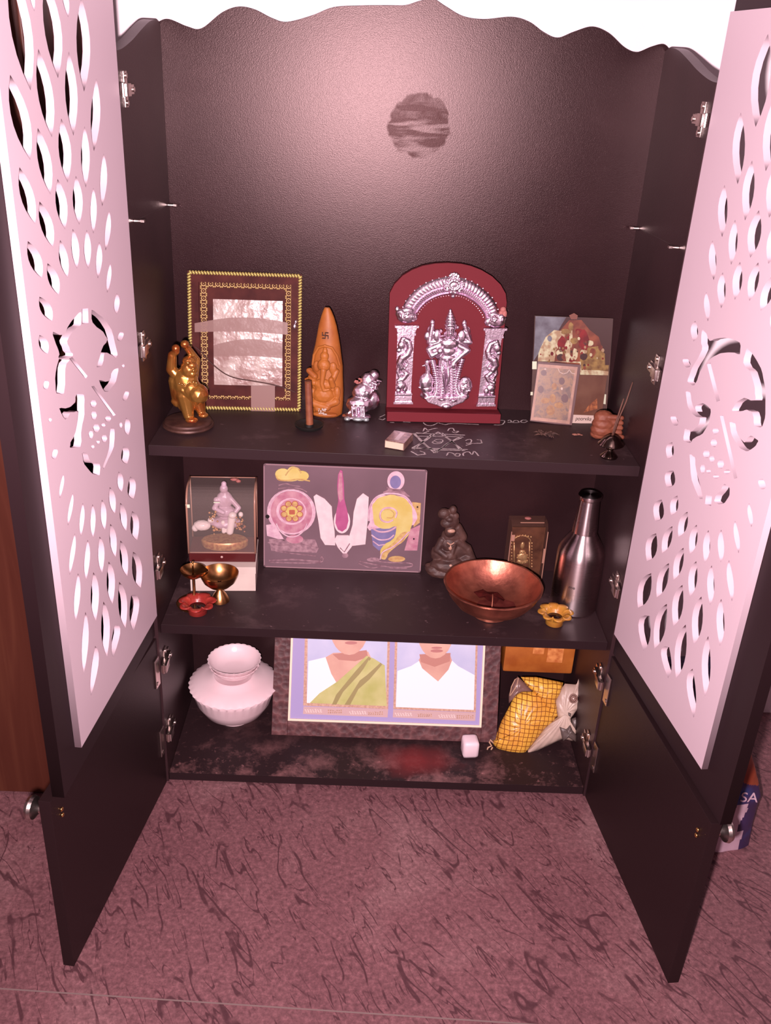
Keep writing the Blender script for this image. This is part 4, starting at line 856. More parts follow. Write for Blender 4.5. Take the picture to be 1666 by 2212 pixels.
# -- clear case with seated figures
case = thing('acrylic_case', 'clear plastic display case with rounded top and dark red base, standing on the white box', 'display case', (-0.3278, 0.170, Z2+0.0555), (0, 0, 0.0726))
CLEAR = mat('clear_acrylic', (235, 200, 196), rough=0.12, trans=0.0, alpha=0.16, spec=0.6)
EDGEC = mat('bright_case_edge', (214, 150, 132), rough=0.3, spec=0.6, alpha=0.75)
m = MB(); m.box((-0.064, 0.0, 0), (0.066, 0.072, 0.0195), 0.001); m.build('base', mat('dark_red_plastic', (92, 30, 32), rough=0.3, spec=0.4), case)
# shell: front, sides and a curved roof
pr_ = [(0.0, 0.0195), (0.0, 0.118)]+[(0.034-0.034*math.cos(math.radians(a)), 0.118+0.034*math.sin(math.radians(a))) for a in range(12, 91, 13)]+[(0.070, 0.153), (0.070, 0.0195)]
m = MB()
for i in range(len(pr_)-2):
    (y0, z0), (y1, z1) = pr_[i], pr_[i+1]; m._f([m.bm.verts.new(q) for q in ((-0.064, y0, z0), (0.066, y0, z0), (0.066, y1, z1), (-0.064, y1, z1))])
for x in (-0.064, 0.066): m._f([m.bm.verts.new((x, y, z)) for y, z in pr_])
m.build('cover', CLEAR, case, norm=False)
m = MB()
for x in (-0.064, 0.066):
    m.tube([(x, y, z) for y, z in pr_[:-1]], 0.0022, 6)
    m.tube([(x, pr_[-2][0], pr_[-2][1]), (x, .070, 0.02)], 0.0014, 6)
for z, y in ((0.153, 0.070), (0.0205, 0.001)): m.tube([(-0.064, y, z), (0.066, y, z)], 0.0012, 6)
m.build('edge_trim', EDGEC, case, smooth=True)
m = MB(); m.box((-0.0655, -0.001, 0.119), (-0.0575, 0.0, 0.126)); m.box((-0.012, -0.0008, 0.1300), (0.0, 0.001, 0.1316)); m.build('painted_glint', mat('pale_glint_paint', (255, 240, 216), rough=0.4), case)  # glints on the clear cover, modelled as small pale patches
m = MB(); m.ball((0.024, 0.055, 0.1555), (.010, .006, .003), 1); m.ball((0.032, 0.05, 0.154), (.006, .004, .004), 1); m.build('petal', mat('salmon_petals', (214, 120, 116)), case, smooth=True)
m = MB(); m.ball((0.0, -0.0008, 0.0115), (.0026, .0012, .0026), 2); m.build('knob', mat('pale_pink_knob', (220, 170, 165)), case, smooth=True)
k = SK((148.4, -4.8, -117122, 1.7, -167.2, 224595))
def K(X, Y, y=.03): q = k(X, Y); return Vector((q[0], y, q[1]))
PORC = mat('pale_lilac_porcelain', (222, 178, 196), rough=0.35, spec=0.4, var=(196, 150, 164), vscale=40)
sg_ = thing('seated_figurine', 'pale porcelain seated figure with a white calf on a gilt base inside the clear case', 'figurine', (0, 0, 0)); sg_.location = (-0.3278, 0.170, Z2+0.0555); sg_.rotation_euler = (0, 0, 0.0726)
m = MB(); m.ball(K(840, 480), (.0085, .008, .010)); m.ball(K(840, 420, .032), (.0055, .005, .006)); m.ball(K(850, 620), (.0165, .012, .020)); m.ball(K(860, 760, .028), (.021, .015, .013)); m.ball(K(860, 900, .026), (.032, .020, .013))
cap(m, K(800, 580, .026), K(720, 700, .020), .0055, .0048); cap(m, K(720, 700, .020), K(840, 740, .014), .0046, .0042); m.ball(K(750, 605, .024), (.0065, .006, .0065))
cap(m, K(920, 590, .028), K(1040, 700, .022), .0056, .0048); cap(m, K(1040, 700, .022), K(960, 780, .014), .0046, .0042)
m.build('body', PORC, sg_, remesh=0.0011, sm_it=2)
m = MB(); cap(m, K(960, 790, .013), K(930, 980, .012), .0085, .0075); m.ball(K(965, 760, .010), (.0085, .008, .007)); m.ball(K(560, 930, .022), (.018, .012, .011)); m.ball(K(680, 850, .018), (.007, .006, .006)); m.ball(K(470, 960, .020), (.007, .006, .008)); m.ball(K(1070, 770, .016), (.005, .005, .006)); cap(m, K(840, 860, .012), K(850, 980, .012), .0045, .0045)
m.build('calf', mat('glossy_white_ceramic', (250, 216, 214), rough=0.25, spec=0.5), sg_, remesh=0.0011, sm_it=2)
GD = mat('red_gold_ornament', (176, 96, 62), rough=0.35, metal=0.35, var=(224, 160, 100), vscale=160)
m = MB(); m.lathe([(0, .0205), (.043, .0205), (.046, .024), (.0465, .034), (.043, .037), (.0, .037)], 36)
for v in m.bm.verts: v.co = Vector((v.co.x+.004, v.co.y*.52+.030, v.co.z))
m.build('gilt_base', GD, sg_, smooth='auto')
m = MB(); rr = random.Random(4)
for i in range(70):
    X, Y = rr.choice(((750, 900), (1060, 900), (1050, 840), (700, 780), (760, 960), (1090, 950), (960, 850)));
    m.ball(K(X+rr.uniform(-45, 45), Y+rr.uniform(-55, 55), .011+rr.uniform(-.002, .004)), rr.uniform(.0014, .003), 1)
m.build('ornament_beads', GD, sg_, smooth=True)

# -- grey plate with three sacred emblems in relief
k = SK((223.3, 7.4, -190339, 9.0, -240.6, 248767))
bd = thing('emblem_plate', 'wide grey-mauve metal plate painted with wheel, forehead mark and conch emblems, leaning on the back', 'plate', (-0.0891, 0.2550, Z2+0.0006), lean(0.0112, 0.0798))
GREY = mat('mauve_grey_metal_sheet', (140, 104, 116), rough=0.42, metal=0.15, spec=0.4, var=(124, 92, 102), vscale=6)
def rrect(x0, z0, x1, z1, r, n=5):
    o = []
    for (cx, cz, a) in ((x1-r, z1-r, 0), (x0+r, z1-r, 90), (x0+r, z0+r, 180), (x1-r, z0+r, 270)):
        o += [(cx+r*math.cos(math.radians(a+90*i/n)), cz+r*math.sin(math.radians(a+90*i/n))) for i in range(n+1)]
    return o
m = MB(); m.prism(ccw(rrect(-0.1665, 0.0, 0.1635, 0.2285, 0.004)), 0.0, 0.0035); m.build('sheet', GREY, bd)
m = MB(); m.strip(rrect(-0.1652, 0.0013, 0.1622, 0.2272, 0.003), .0022, -.0009, 0.0002, closed=True); m.build('rolled_edge', mat('pale_mauve_metal', (186, 140, 150), rough=0.35, metal=0.2), bd)
PK = mat('magenta_pink_paint', (206, 100, 150), rough=0.45, var=(188, 84, 134), vscale=40); PK2 = mat('rose_paint', (196, 116, 142), rough=0.45, var=(220, 156, 170), vscale=60); PKL = mat('pale_pink_paint', (246, 200, 214), rough=0.5, var=(226, 168, 190), vscale=90)
YE = mat('pale_yellow_paint', (226, 190, 104), rough=0.45, var=(236, 206, 134), vscale=30); CR = mat('cream_enamel', (255, 222, 226), rough=0.5, var=(250, 206, 214), vscale=60); BL = mat('lavender_blue_paint', (146, 128, 176), rough=0.45, var=(128, 112, 160), vscale=40)
OR = mat('ochre_red_paint', (196, 98, 76), rough=0.5); YO = mat('sandy_yellow_paint', (232, 188, 122), rough=0.5, var=(206, 150, 100), vscale=120); MV = mat('embossed_silver_pink', (206, 156, 168), rough=0.35, metal=0.25, var=(160, 116, 130), vscale=110)
def part(name, items, lab=None, sub=None):
    mats = []; m = MB()
    for (mt, kind, *a) in items:
        if mt not in mats: mats.append(mt)
        m.mi = mats.index(mt)
        if kind == 'p': pts, y = a; m.prism(ccw([k(*p) for p in (smooth_closed(pts, 3) if 6 < len(pts) < 30 and name != 'forehead_mark_emblem' else pts)]), -y, 0)
        elif kind == 's': pts, w, y = a; m.strip([k(*p) for p in pts], w, -y, 0)
        elif kind == 't':
            pts, r, y = a; m.tube([(k(*p)[0], -y, k(*p)[1]) for p in (catmull(pts, 4) if 3 < len(pts) < 20 else pts)], r, 6)
    o = m.build(name, mats, bd)
    if lab: o['label'] = lab
    return o
def E_(c, rx, rz, n=30, a0=0, a1=360): return [(c[0]+rx*math.cos(math.radians(a0+(a1-a0)*i/n)), c[1]+rz*math.sin(math.radians(a0+(a1-a0)*i/n))) for i in range(n if a1-a0 == 360 else n+1)]
c = (345, 522); it = [(PKL, 'p', E_(c, 222, 208), .0006), (PK2, 'p', E_(c, 190, 192), .0012), (PKL, 'p', E_((345, 515), 138, 122), .0017), (PK2, 'p', E_((350, 512), 118, 108), .0021)]
for i in range(8):
    a = math.radians(22+i*45); q = (350+78*math.cos(a), 512+72*math.sin(a)); it.append((YO, 'p', E_(q, 27, 25, 12), .0026)); it.append((OR, 't', [(q[0]+27*math.cos(t), q[1]+25*math.sin(t)) for t in [2*PI*j/10 for j in range(11)]], .0007, .0026))
it += [(YE, 'p', E_((348, 515), 55, 50), .0030), (OR, 'p', rrect(325, 498, 378, 540, 8), .0034)]
it += [(PKL, 't', E_(c, 205, 198, 40, 190, 330), .0018, .0010), (PKL, 't', E_((345, 560), 150, 190, 24, 20, 160), .0016, .0014)]
it += [(YE, 'p', E_((370, 160), 55, 48, 14), .0022), (YE, 'p', E_((275, 180), 68, 50, 14), .0018), (YE, 'p', E_((440, 195), 70, 45, 14), .0018), (YE, 'p', E_((340, 210), 90, 34, 14), .0020), (YO, 't', [(215, 195), (240, 230), (330, 235), (400, 225), (470, 230), (520, 240)], .0016, .0022), (YO, 't', [(300, 190), (330, 150), (370, 120), (420, 130), (440, 170)], .0012, .0024), (MV, 't', [(235, 280), (300, 265), (360, 280), (430, 290)], .0014, .0010), (MV, 't', [(230, 310), (330, 300), (430, 310), (490, 340)], .0012, .0010)]
it += [(PKL, 'p', [(110, 640), (180, 630), (240, 720), (280, 790), (180, 760), (115, 740)], .0012), (MV, 'p', [(130, 770), (560, 775), (590, 860), (570, 900), (150, 880)], .0012), (MV, 't', [(120, 800), (250, 830), (400, 815), (580, 850)], .0016, .0016), (PK2, 'p', E_((370, 770), 80, 40, 14), .0018), (MV, 't', [(130, 990), (590, 995), (615, 930), (600, 1005)], .0015, .0010), (MV, 't', [(125, 975), (350, 965), (600, 985)], .0022, .0006), (MV, 't', [(190, 885), (330, 905), (560, 930)], .0014, .0012)]
part('wheel_emblem', it, 'pink and yellow wheel emblem')
it = [(CR, 'p', [(550, 380), (575, 360), (650, 400), (715, 470), (720, 560), (740, 700), (745, 830), (650, 825), (610, 760), (590, 600)], .0016), (CR, 'p', [(945, 400), (1000, 350), (1052, 385), (1045, 600), (1025, 820), (900, 835), (870, 760), (905, 640), (915, 520)], .0016), (CR, 'p', [(735, 780), (760, 735), (870, 735), (905, 790), (900, 840), (850, 905), (815, 905), (770, 850)], .0020),
      (CR, 'p', E_((808, 605), 75, 112, 24), .0018), (PK, 'p', [(795, 140), (812, 150), (825, 250), (830, 400), (860, 520), (868, 600), (850, 670), (810, 700), (770, 680), (748, 620), (755, 520), (775, 420), (765, 280), (775, 180)], .0026), (PK2, 'p', [(785, 160), (808, 170), (818, 400), (790, 430), (770, 350)], .0029), (MV, 't', [(790, 850), (830, 890), (880, 810)], .0012, .0026), (MV, 'p', E_((838, 925), 30, 24, 12), .0012)]
part('forehead_mark_emblem', it, 'white and magenta forehead-mark emblem')
it = [(PKL, 'p', E_((1297, 240), 78, 86), .0012), (BL, 'p', E_((1293, 250), 50, 58), .0020), (MV, 't', [(1210, 300), (1280, 320), (1370, 320)], .0022, .0016), (MV, 'p', [(1180, 340), (1240, 310), (1360, 320), (1430, 380), (1200, 370)], .0014),
      (BL, 'p', [(1075, 680), (1310, 650), (1320, 760), (1240, 860), (1150, 878), (1095, 830)], .0014), (PKL, 'p', [(1050, 560), (1060, 460), (1120, 380), (1250, 350), (1390, 380), (1480, 500), (1470, 640), (1060, 690)], .0012),
      (YE, 'p', [(1085, 470), (1130, 400), (1250, 362), (1370, 390), (1445, 470), (1460, 600), (1430, 720), (1380, 790), (1300, 850), (1240, 905), (1215, 960), (1170, 950), (1165, 880), (1200, 820), (1290, 760), (1310, 650), (1200, 675), (1110, 635)], .0020), (YO, 'p', [(1410, 700), (1380, 790), (1300, 850), (1240, 905), (1215, 960), (1175, 955), (1185, 880), (1290, 800), (1350, 720)], .0023),
      (PKL, 't', [(1300, 570), (1310, 520), (1270, 485), (1200, 485), (1160, 530), (1170, 590), (1230, 612), (1280, 590)], .0020, .0024), (YE, 'p', E_((1235, 545), 52, 46, 18), .0026), (YO, 't', [(1190, 500), (1240, 495), (1285, 530), (1270, 570), (1220, 570)], .0010, .0030), (PKL, 't', [(1080, 660), (1150, 700), (1240, 695), (1310, 655)], .0020, .0022), (PKL, 't', [(1080, 730), (1150, 775), (1240, 770), (1290, 730)], .0016, .0018), (PKL, 't', [(1095, 790), (1150, 830), (1210, 820)], .0014, .0018),
      (PKL, 't', [(1055, 600), (1060, 480), (1120, 385), (1240, 350), (1380, 375), (1450, 450)], .0018, .0018), (PKL, 't', [(1430, 700), (1300, 830), (1190, 890), (1165, 960)], .0016, .0024),
      (YO, 'p', [(1450, 430), (1530, 440), (1525, 620), (1470, 660)], .0010), (PK2, 'p', [(1440, 680), (1530, 640), (1510, 880), (1390, 880)], .0008), (MV, 't', [(970, 980), (1100, 1010), (1300, 1040), (1460, 1030), (1440, 1000), (1200, 990), (1080, 960)], .0016, .0010), (YO, 'p', E_((1320, 960), 80, 28, 14), .0014), (MV, 'p', E_((1100, 965), 60, 20, 12), .0012), (MV, 't', [(960, 1000), (1080, 1045), (1200, 1030), (1290, 1050), (1420, 1050)], .0012, .0008)]
part('conch_emblem', it, 'yellow and blue conch emblem')
DKH = mat('screw_hole_black', (30, 14, 18), rough=0.9); m = MB()
for (X, Y, r) in ((125, 563, .0042), (1500, 475, .0018), (1475, 770, .0018)): q = k(X, Y); m.prism([(q[0]+r*math.cos(t), q[1]+r*math.sin(t)) for t in [2*PI*i/14 for i in range(14)]], -.0013, -.0001) if r > .002 else m.prism([(q[0]+r*math.cos(t), q[1]+r*math.sin(t)) for t in [2*PI*i/10 for i in range(10)]], -.0016, -.0001)
m.build('screw_hole', DKH, bd)

# -- brown seated flute figure
k = SK((253.8, 22.5, -93900, 1.1, -283.8, 213298))
kr = thing('seated_clay_figure', 'dusty brown seated crowned figurine between the emblem plate and the copper bowl', 'figurine', (0.1375, 0.2455, Z2+0.0004), (0, 0, 0.0808))
m = MB(); m.ball(K(290, 400, 0) if False else Vector((*[k(295, 370)[0]], -.004, k(295, 370)[1])), (.012, .011, .013))
def K(X, Y, y=0): q = k(X, Y); return Vector((q[0], y, q[1]))
m.ball(K(275, 310, 0), (.0155, .012, .011)); m.ball(K(250, 240, .002), (.0135, .010, .013)); m.ball(K(322, 210, .002), (.0085, .008, .0105)); m.ball(K(290, 270, -.006), (.008, .006, .006)); m.ball(K(335, 260, .002), (.010, .007, .010))
m.ball(K(300, 300, .002), (.0190, .012, .0200)); m.ball(K(310, 420, .003), (.0230, .013, .0200)); m.ball(K(330, 540, .004), (.0400, .015, .0260)); m.ball(K(230, 560, .003), (.0240, .013, .0240)); m.ball(K(290, 480, 0), (.0195, .014, .018)); m.ball(K(285, 570, -.002), (.021, .016, .016)); m.ball(K(300, 640, -.004), (.045, .024, .018)); m.ball(K(170, 680, -.002), (.022, .018, .013)); m.ball(K(430, 620, 0), (.022, .018, .020)); m.ball(K(250, 700, -.004), (.040, .022, .014)); m.ball(K(400, 690, -.002), (.026, .020, .014))
cap(m, K(230, 450, 0), K(190, 520, -.002), .0090, .0080); cap(m, K(190, 520, -.002), K(260, 560, -.012), .0075, .0060)
cap(m, K(350, 450, 0), K(440, 520, .0), .0095, .0095); cap(m, K(440, 520, 0), K(480, 620, -.002), .0100, .0100); cap(m, K(330, 460, -.006), K(300, 560, -.012), .0055, .0045)
cap(m, K(360, 350, .004), K(400, 430, .004), .010, .011); m.ball(K(120, 660, 0), (.008, .008, .006))
for i in range(7): m.ball(K(262+i*10, 455+16*math.sin(PI*i/6), -.017), .0026, 1)
for v in m.bm.verts: v.co.z = max(v.co.z, 0.0)
m.build('body', mat('dusty_brown_clay', (100, 64, 58), rough=0.55, var=(70, 42, 40), vscale=45, bump=0.4, bscale=90), kr, remesh=0.0013, sm_it=2)
m = MB(); m.ball(K(300, 350, -.0135), (.0085, .004, .0045), 2); m.ball(K(290, 480, -.0165), (.0040, .003, .0060), 2); m.ball(K(288, 625, -.0225), (.0062, .003, .0060), 2)
for i in range(8): m.ball(K(268+i*7, 440+12*math.sin(PI*i/7), -.0170), .0018, 1)
m.build('pale_front_spots', mat('pale_gilt_tone', (206, 150, 132), rough=0.4), kr, smooth=True)  # small pale spots on face, chest and lap, with a row of beads

# -- clear box with a gilt deity plate
k = SK((260.1, 33.6, -259025, 0.8, -289.3, 211246))
gb = thing('gilt_plaque_case', 'small clear case holding an embossed gilt deity plate, standing behind the copper bowl', 'display case', (0.2904, 0.2450, Z2+0.0004), (0, 0, 0.0816))
pr2 = [(0.0, 0.0), (0.0, 0.112)]+[(0.020-0.020*math.cos(math.radians(a)), 0.112+0.020*math.sin(math.radians(a))) for a in (25, 50, 75, 90)]+[(0.036, 0.132), (0.036, 0.0)]
m = MB()
for i in range(len(pr2)-1):
    (y0, z0), (y1, z1) = pr2[i], pr2[i+1]; m._f([m.bm.verts.new(q) for q in ((-0.037, y0, z0), (0.039, y0, z0), (0.039, y1, z1), (-0.037, y1, z1))])
for x in (-0.037, 0.039): m._f([m.bm.verts.new((x, y, z)) for y, z in pr2])
m.build('cover', mat('clear_acrylic_small', (150, 100, 84), rough=0.12, alpha=0.12, spec=0.5), gb, norm=False)
GP = mat('embossed_gilt_sheet', (255, 196, 140), rough=0.34, metal=0.6, var=(190, 120, 86), vscale=50, bump=0.5, bscale=120)
m = MB(); m.box((-0.034, 0.010, 0.0), (0.036, 0.012, 0.118)); m.build('plate', mat('dull_gilt_sheet', (140, 84, 62), rough=0.35, metal=0.45, var=(84, 46, 38), vscale=40), gb)
m = MB()
def K(X, Y, y=.0095): q = k(X, Y); return (q[0], y, q[1])
m.tube([K(900+70*math.cos(t), 440+50*math.sin(t)) for t in [PI+PI*i/12 for i in range(13)]], .0014, 6); m.tube([K(835, 440), K(835, 650)], .0016, 6); m.tube([K(960, 440), K(960, 650)], .0016, 6)
m.ball(K(903, 470), (.0045, .0025, .009), 2); m.ball(K(903, 520), (.0075, .003, .005), 2); m.ball(K(903, 565), (.0120, .0035, .0120), 2); m.ball(K(903, 600), (.0130, .003, .006), 2); m.ball(K(885, 650), (.014, .0025, .005), 2)
for i in range(12): t = 2*PI*i/12; m.ball(K(903+45*math.cos(t), 565+44*math.sin(t), .0075), .0016, 1)
for i in range(9): m.ball(K(815, 450+i*26), .0019, 1); m.ball(K(980, 450+i*24), .0021, 1)
for i in range(7): m.ball(K(840+i*22, 400-int(14*math.sin(PI*i/6))), .0020, 1)
for X in (800, 870, 955): m.ball(K(X, 690, .006), (.009, .003, .0055), 2)
m.build('embossed_deity', GP, gb, smooth=True)
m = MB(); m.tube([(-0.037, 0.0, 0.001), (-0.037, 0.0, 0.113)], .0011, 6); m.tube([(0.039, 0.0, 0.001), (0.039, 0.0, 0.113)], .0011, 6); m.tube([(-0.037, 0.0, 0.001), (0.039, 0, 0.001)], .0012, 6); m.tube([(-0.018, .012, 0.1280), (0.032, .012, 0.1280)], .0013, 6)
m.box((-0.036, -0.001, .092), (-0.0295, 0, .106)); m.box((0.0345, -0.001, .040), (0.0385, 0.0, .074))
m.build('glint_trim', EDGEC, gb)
m = MB(); m.ball((0.0, 0.024, 0.1325), (.0075, .006, .0026), 2); m.build('petal', mat('salmon_petals', (214, 120, 116)), gb, smooth=True)

# -- copper bowl with ash and a dried leaf
cb = thing('copper_bowl', 'wide hammered copper bowl on a short foot, right of centre on the middle shelf', 'bowl', (0.2060, 0.1080, Z2+0.0004))
def hm(th, i, r, z): return (r*(1+0.006*math.sin(th*14+i)), z)
m = MB(); m.lathe([(0, 0.004), (0.030, 0.004), (0.034, 0.0), (0.037, 0.001), (0.036, 0.009), (0.050, 0.014), (0.072, 0.028), (0.086, 0.046), (0.0935, 0.064), (0.0960, 0.0660), (0.0955, 0.0685), (0.0920, 0.0680), (0.0880, 0.0600), (0.0800, 0.0440), (0.0640, 0.0270), (0.0420, 0.0155), (0.020, 0.0115), (0, 0.011)], 64, wave=hm)
m.build('body', COPPER, cb, smooth='auto')
m = MB(); R = []; rr = random.Random(8)
pts = [(-0.032, -0.010), (-0.018, -0.020), (0.004, -0.024), (0.028, -0.020), (0.050, -0.006), (0.048, 0.012), (0.030, 0.020), (0.012, 0.014), (0.002, 0.026), (-0.010, 0.016), (-0.024, 0.012)]
m.bm.faces.new([m.bm.verts.new((x*.95, y*.95, 0.0205)) for x, y in pts]); m.build('burnt_residue', mat('dark_burnt_residue', (96, 36, 34), rough=0.8, spec=0.1, var=(120, 52, 46), vscale=60), cb)
lf = MB(); pts = [(-0.036, 0.020), (-0.018, 0.026), (-0.010, 0.030), (-0.002, 0.024), (0.010, 0.020), (0.024, 0.006), (0.020, -0.006), (0.012, -0.002), (0.004, -0.012), (-0.010, -0.008), (-0.018, -0.002), (-0.026, 0.006)]
cv = lf.bm.verts.new((-0.004, 0.008, 0.040)); vs = [lf.bm.verts.new((x, y, 0.036+0.004*math.sin(i*2.1)+x*-.05)) for i, (x, y) in enumerate(pts)]
for i in range(len(vs)): lf._f([cv, vs[i], vs[(i+1) % len(vs)]])
o = lf.build('dried_leaf', mat('dark_red_dried_leaf', (84, 26, 24), rough=0.8, spec=0.05, var=(54, 18, 18), vscale=60), norm=False); sd = o.modifiers.new('t', 'SOLIDIFY'); sd.thickness = .0009
o.location = (0.2090, 0.1120, Z2-0.0060); tag(o, 'dark curled dried leaf lying in the copper bowl', 'leaf')
o = MB().tube([(-0.004, -0.038, 0.0235), (0.0, -0.012, 0.034), (0.0015, 0.004, 0.040)], [.0010, .0010, .0012], 8).build('burnt_matchstick', mat('pale_stick', (206, 120, 96), rough=.6), smooth=True); o.location = (0.2060, 0.1080, Z2+0.0004); tag(o, 'thin pale stick propped against the leaf in the copper bowl', 'stick')
o = MB().tube([(-0.038, -0.019, 0.0222), (-0.022, -0.021, 0.0190)], .0013, 8).build('burnt_matchstick', mat('pale_stick', (206, 120, 96)), smooth=True); o.location = (0.2060, 0.1080, Z2+0.0004); tag(o, 'short stick stub lying on the left inside the copper bowl', 'stick')

# -- steel bottle
bt = thing('steel_bottle', 'brushed steel bottle with long tapered neck and flat cap, right end of middle shelf', 'bottle', (0.3765, 0.1480, Z2+0.0004), (0.0, 0.0, 0))
def steel_mat():
    m_, nt, b = newmat('brushed_bottle_steel'); v = mapped(nt, scale=(1, 1, 60)); n = noisef(nt, v, 14, 3)
    b.inputs['Base Color'].default_value = (0.66, 0.55, 0.56, 1); b.inputs['Metallic'].default_value = 1.0
    b.inputs['Anisotropic'].default_value = 0.8; b.inputs['Anisotropic Rotation'].default_value = 0.25; tg = nt.nodes.new('ShaderNodeTangent'); tg.direction_type = 'RADIAL'; tg.axis = 'Z'; nt.links.new(tg.outputs[0], b.inputs['Tangent'])
    nt.links.new(mth(nt, 'ADD', 0.26, mth(nt, 'MULTIPLY', n, 0.04)), b.inputs['Roughness']); return m_
SB = steel_mat()
m = MB(); m.lathe([(0, 0), (0.0430, 0), (0.0455, 0.002), (0.0460, 0.005), (0.0460, 0.118), (0.0450, 0.128), (0.0400, 0.140), (0.0300, 0.156), (0.0255, 0.163), (0.0235, 0.168), (0, 0.168)], 56); m.build('body', SB, bt, smooth='auto')
m = MB(); m.lathe([(0, 0.1682), (0.0240, 0.1682), (0.0240, 0.172), (0.0225, 0.190), (0.0205, 0.216), (0.0195, 0.236), (0.0215, 0.238), (0.0225, 0.241), (0.0225, 0.2455), (0.0215, 0.2465), (0, 0.2470)], 48); m.build('cap', SB, bt, smooth='auto')
q = text_obj('lettering', 'me', 0.0095, mat('dark_engraving', (56, 34, 36), rough=.6), bt, (-0.0185, -0.0426, 0.066), (PI/2, 0, -0.42), sx=1.1)

# -- flower-shaped oil lamps
def flower_lamp(name, label, loc, material, oil, R=0.031, n=8, hr=0.011, rz=0.0, ht=0.020):
    t = thing(name, label, 'oil lamp', loc, (0, 0, rz))
    def pet(th, i, r, z):
        if i in (5, 6, 7, 8): a = abs(math.cos(th*n/2)); f = (a**0.55); return (r*(0.70+0.32*f), z+ (0.0028*(1-f) if i in (6, 7) else 0.001))
        return (r, z)
    m = MB(); m.lathe([(0, 0.0), (R*.42, 0.0), (R*.50, 0.002), (R*.52, ht*.45), (R*.60, ht*.62), (R*.85, ht*.84), (R, ht*.98), (R*.98, ht*1.06), (R*.80, ht*1.0), (R*.52, ht*.90), (R*.46, ht*.78), (R*.40, ht*.42), (0, ht*.30)], n*10, wave=pet)
    m.build('dish', material, t, smooth=True)
    m = MB(); m.lathe([(0, ht*.62), (R*.43, ht*.62), (R*.43, ht*.58), (0, ht*.56)], 28); m.build('burnt_oil', oil, t, smooth='auto')
    m = MB(); m.tube([(0.0, 0, ht*.62), (0.003, -0.005, ht*.72), (0.005, -0.009, ht*.80)], .0013, 6); m.build('wick', mat('charred_wick', (50, 24, 20), rough=.8), t, smooth=True)
    return t
OIL = mat('black_burnt_oil', (44, 16, 16), rough=0.12, spec=0.8)
yl = flower_lamp('flower_oil_lamp', 'small yellow flower-shaped oil lamp beside the foot of the steel bottle', (0.3270, 0.0780, Z2+0.0004), mat('yellow_glazed_clay', (220, 150, 60), rough=0.4, var=(200, 122, 52), vscale=40, coat=0.3), OIL, 0.0345, 8, ht=0.026)
rl = flower_lamp('flower_oil_lamp', 'small red flower-shaped oil lamp at the left end of the middle shelf', (-0.3590, 0.0660, Z2+0.0004), mat('red_glazed_clay', (186, 60, 52), rough=0.35, var=(160, 44, 42), vscale=40, coat=0.3), OIL, 0.036, 7, rz=0.3, ht=0.024)

# -- brass goblet lamp
bg_ = thing('brass_goblet_lamp', 'small round brass cup lamp on a conical foot, in front of the white box', 'oil lamp', (-0.3240, 0.1130, Z2+0.0004))
m = MB(); m.lathe([(0, 0), (0.0165, 0), (0.0185, 0.0015), (0.0175, 0.006), (0.0120, 0.016), (0.0060, 0.0245), (0.0050, 0.027), (0.0090, 0.030), (0.0210, 0.036), (0.0310, 0.046), (0.0358, 0.057), (0.0368, 0.0630), (0.0358, 0.0635), (0.0335, 0.056), (0.0280, 0.046), (0.0180, 0.038), (0.008, 0.035), (0, 0.035)], 48)
m.build('cup', BRASS, bg_, smooth='auto')
m = MB(); m.tube([(0, 0, 0.034), (0, 0, 0.046)], .0035, 12); m.build('wick_holder', mat('dark_brass', (112, 70, 48), rough=0.35, metal=0.9), bg_, smooth='auto')
# -- brass stand lamp with spouted dish
bl_ = thing('brass_stand_lamp', 'slim brass stand lamp with a spouted dish, behind the red flower lamp', 'oil lamp', (-0.3700, 0.0930, Z2+0.0004))
def spout(th, i, r, z):
    if r > .012 and z > .06: a = max(0, math.cos(th+0.15)); return (r*(1+0.30*a**24), z)
    return (r, z)
m = MB(); m.lathe([(0, 0.001), (0.026, 0), (0.033, 0.003), (0.0345, 0.007), (0.0325, 0.0075), (0.026, 0.0055), (0.012, 0.005), (0.0055, 0.0075), (0.0055, 0.010), (0.0042, 0.012), (0.0055, 0.0145), (0.0042, 0.017), (0.0052, 0.0195), (0.0038, 0.022), (0.0034, 0.0255), (0.0026, 0.028), (0.0024, 0.062), (0, 0.062)], 36)
m.build('stand', BRASS, bl_, smooth='auto')
m = MB(); m.lathe([(0, 0.060), (0.006, 0.061), (0.015, 0.066), (0.0225, 0.0745), (0.0245, 0.0805), (0.0232, 0.0808), (0.019, 0.0745), (0.010, 0.0685), (0, 0.067)], 60, wave=spout); m.build('dish', BRASS, bl_, smooth='auto')
m = MB(); m.tube([(0, 0, .066), (0, 0, .086), (0, 0.001, .094)], [.0022, .0018, .0016], 10); m.ball((0, .001, .0955), (.003, .003, .002), 1); m.build('finial', BRASS, bl_, smooth=True)

